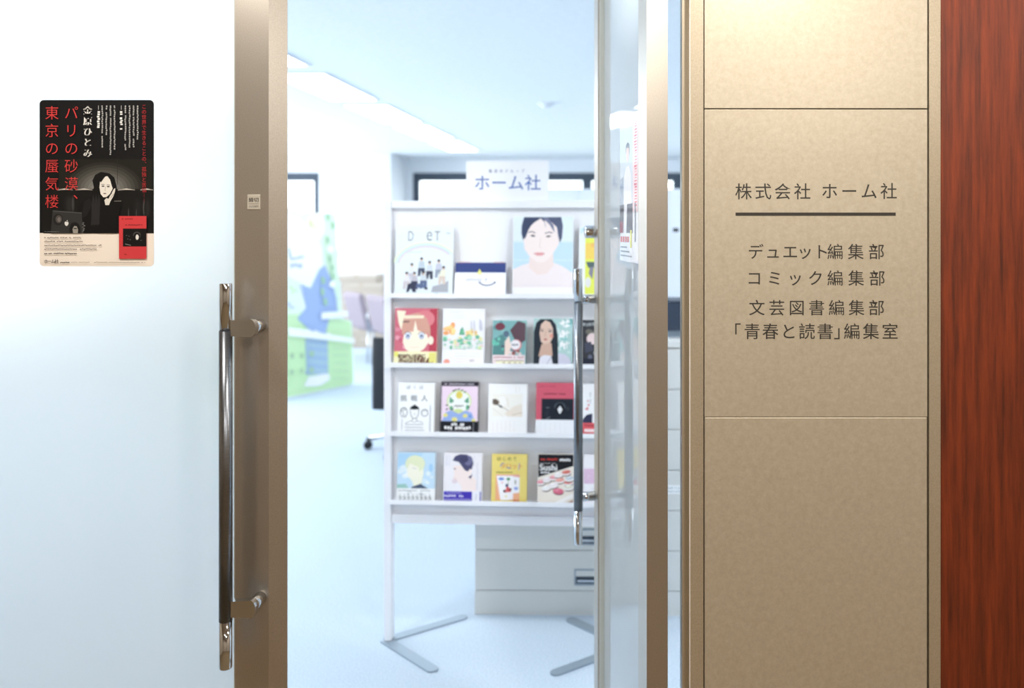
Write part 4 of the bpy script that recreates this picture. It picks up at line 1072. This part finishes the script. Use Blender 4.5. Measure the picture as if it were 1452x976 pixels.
# black office chair behind the rack
oc = thing('office_chair', 'black swivel office chair on castors behind the left edge of the rack', 'chair', (-1.545, 6.15, 0), math.radians(190))
MB().box(-.25, .25, -.25, .23, .43, .50, M_black, .025).build('seat', oc)
n = 12
outer = [(.27 * math.sin(-1.05 + 2.1 * i / n) / math.sin(1.05), .34 - .10 * (1 - math.cos(-1.05 + 2.1 * i / n))) for i in range(n + 1)]
inner = [(x * .93, y - .035) for x, y in reversed(outer)]
b_ = MB().prism(outer + inner, .34, .82, M_black, 'z', True).build('backrest', oc)
bv = b_.modifiers.new('bevel', 'BEVEL'); bv.width = .012; bv.segments = 2
MB().tube([(0, 0, .10), (0, 0, .43)], .028, M_chrome, 14).build('gas_lift', oc)
MB().tube([(0, .1, .42), (0, .30, .40), (0, .335, .46)], .02, M_black, 10).build('back_bracket', oc)
for i in range(5):
    an = 2 * PI * i / 5 + math.radians(-10)
    c_, s_ = math.cos(an), math.sin(an)
    lg = MB().tube([(.02 * c_, .02 * s_, .13), (.18 * c_, .18 * s_, .10), (.33 * c_, .33 * s_, .075)], [.026, .02, .015], M_chrome, 10).build('base_leg', oc)
    w = MB()
    prof = [(0, -.022), (.024, -.022), (.03, -.016), (.03, .016), (.024, .022), (0, .022)]
    ws = MB().lathe(prof, .34 * c_, .030, M_black, 16, 'y')
    for v in range(len(ws.v)):
        x, y, z = ws.v[v]; ws.v[v] = (x, y + .34 * s_, z)
    ws.tube([(.34 * c_, .34 * s_, .03), (.34 * c_, .34 * s_, .08)], .012, M_black, 8)
    ws.build('castor', lg)

# ------------------------------------------------------------------ ceiling fittings
k = 0
for rx in (-5.2, -2.385, 1.25):
    for j in range(6):
        y0 = 3.05 + 1.55 * j
        place = {-5.2: 'by the window wall', -2.385: 'over the standee', 1.25: 'over the tall cabinets'}[rx]
        order = ['nearest the doors', 'second from the doors', 'third from the doors', 'third from the back wall', 'second from the back wall', 'nearest the back wall'][j]
        t = thing('ceiling_light', 'long fluorescent ceiling light ' + place + ', ' + order, 'ceiling light', (rx, y0 + .625, CEIL), 0, 'fluorescent ceiling lights')
        fr = MB()
        fr.box(-.21, -.19, -.64, .64, -.012, -.0004, M_white).box(.19, .21, -.64, .64, -.012, -.0004, M_white)
        fr.box(-.19, .19, -.64, -.622, -.012, -.0004, M_white).box(-.19, .19, .622, .64, -.012, -.0004, M_white)
        fr.build('frame', t)
        MB().box(-.189, .189, -.621, .621, -.009, -.0004, M_diff).build('diffuser', t)
sdp = at(775, 146, 7.6)
sm = MB().lathe([(0, CEIL - .045), (.02, CEIL - .045), (.045, CEIL - .034), (.05, CEIL - .018), (.075, CEIL - .012), (.08, CEIL - .0005)], sdp.x, sdp.y, M_white, 24).build('smoke_detector')
tag(sm, 'round white smoke detector on the office ceiling', 'smoke detector')

# added fill lights inside the entrance, brightening the rack front and frosted glass
for i, x in enumerate((-1.5, -.65, .6)):
    t = thing('downlight', 'added round white fill light in the office ceiling just inside the doors, ' + ['over the left door', 'over the rack', 'over the open door'][i], 'ceiling light', (x, 2.16, CEIL), 0, 'added office fill lights')
    MB().lathe([(.07, -.004), (.095, -.004), (.10, -.0005)], 0, 0, M_white, 24).build('trim_ring', t)
    MB().lathe([(0, -.003), (.07, -.003)], 0, 0, emission('fill_lens_%d' % i, (236, 246, 255), 10), 24).build('lens', t)
    l = bpy.data.lights.new('fill_lamp', 'SPOT')
    l.energy = FILL_W * (3.5, .5, 5.0)[i]; l.color = (.94, .98, 1.0); l.spot_size = math.radians(150); l.spot_blend = .7; l.shadow_soft_size = .08
    o = bpy.data.objects.new('fill_lamp', l); o.location = (0, 0, -.02); o.parent = t
    C.objects.link(o)

# corridor downlights
for i, (x, y) in enumerate(((-1.15, 1.1), (0.36, 1.0), (1.75, 1.1), (-.4, -.8), (1.0, -.8))):
    t = thing('downlight', 'warm round downlight in the corridor ceiling, ' + ['before the left door', 'before the company sign panel', 'before the wood wall', 'behind the viewer on the left', 'behind the viewer on the right'][i], 'ceiling light', (x, y, CEIL), 0, 'corridor downlights')
    MB().lathe([(.05, -.004), (.075, -.004), (.08, -.0005)], 0, 0, M_white, 24).build('trim_ring', t)
    MB().lathe([(0, -.003), (.05, -.003)], 0, 0, emission('downlight_lens_%d' % i, (255, 240, 220), 12), 24).build('lens', t)
    l = bpy.data.lights.new('downlight_lamp', 'SPOT')
    l.energy = DOWNLIGHT_W * (1.0, 1.05, .8, 1.0, 1.0)[i]; l.color = (1.0, .95, .89); l.spot_size = math.radians(172); l.spot_blend = .25; l.shadow_soft_size = .05
    o = bpy.data.objects.new('downlight_lamp', l); o.location = (0, 0, -.02); o.parent = t
    C.objects.link(o)
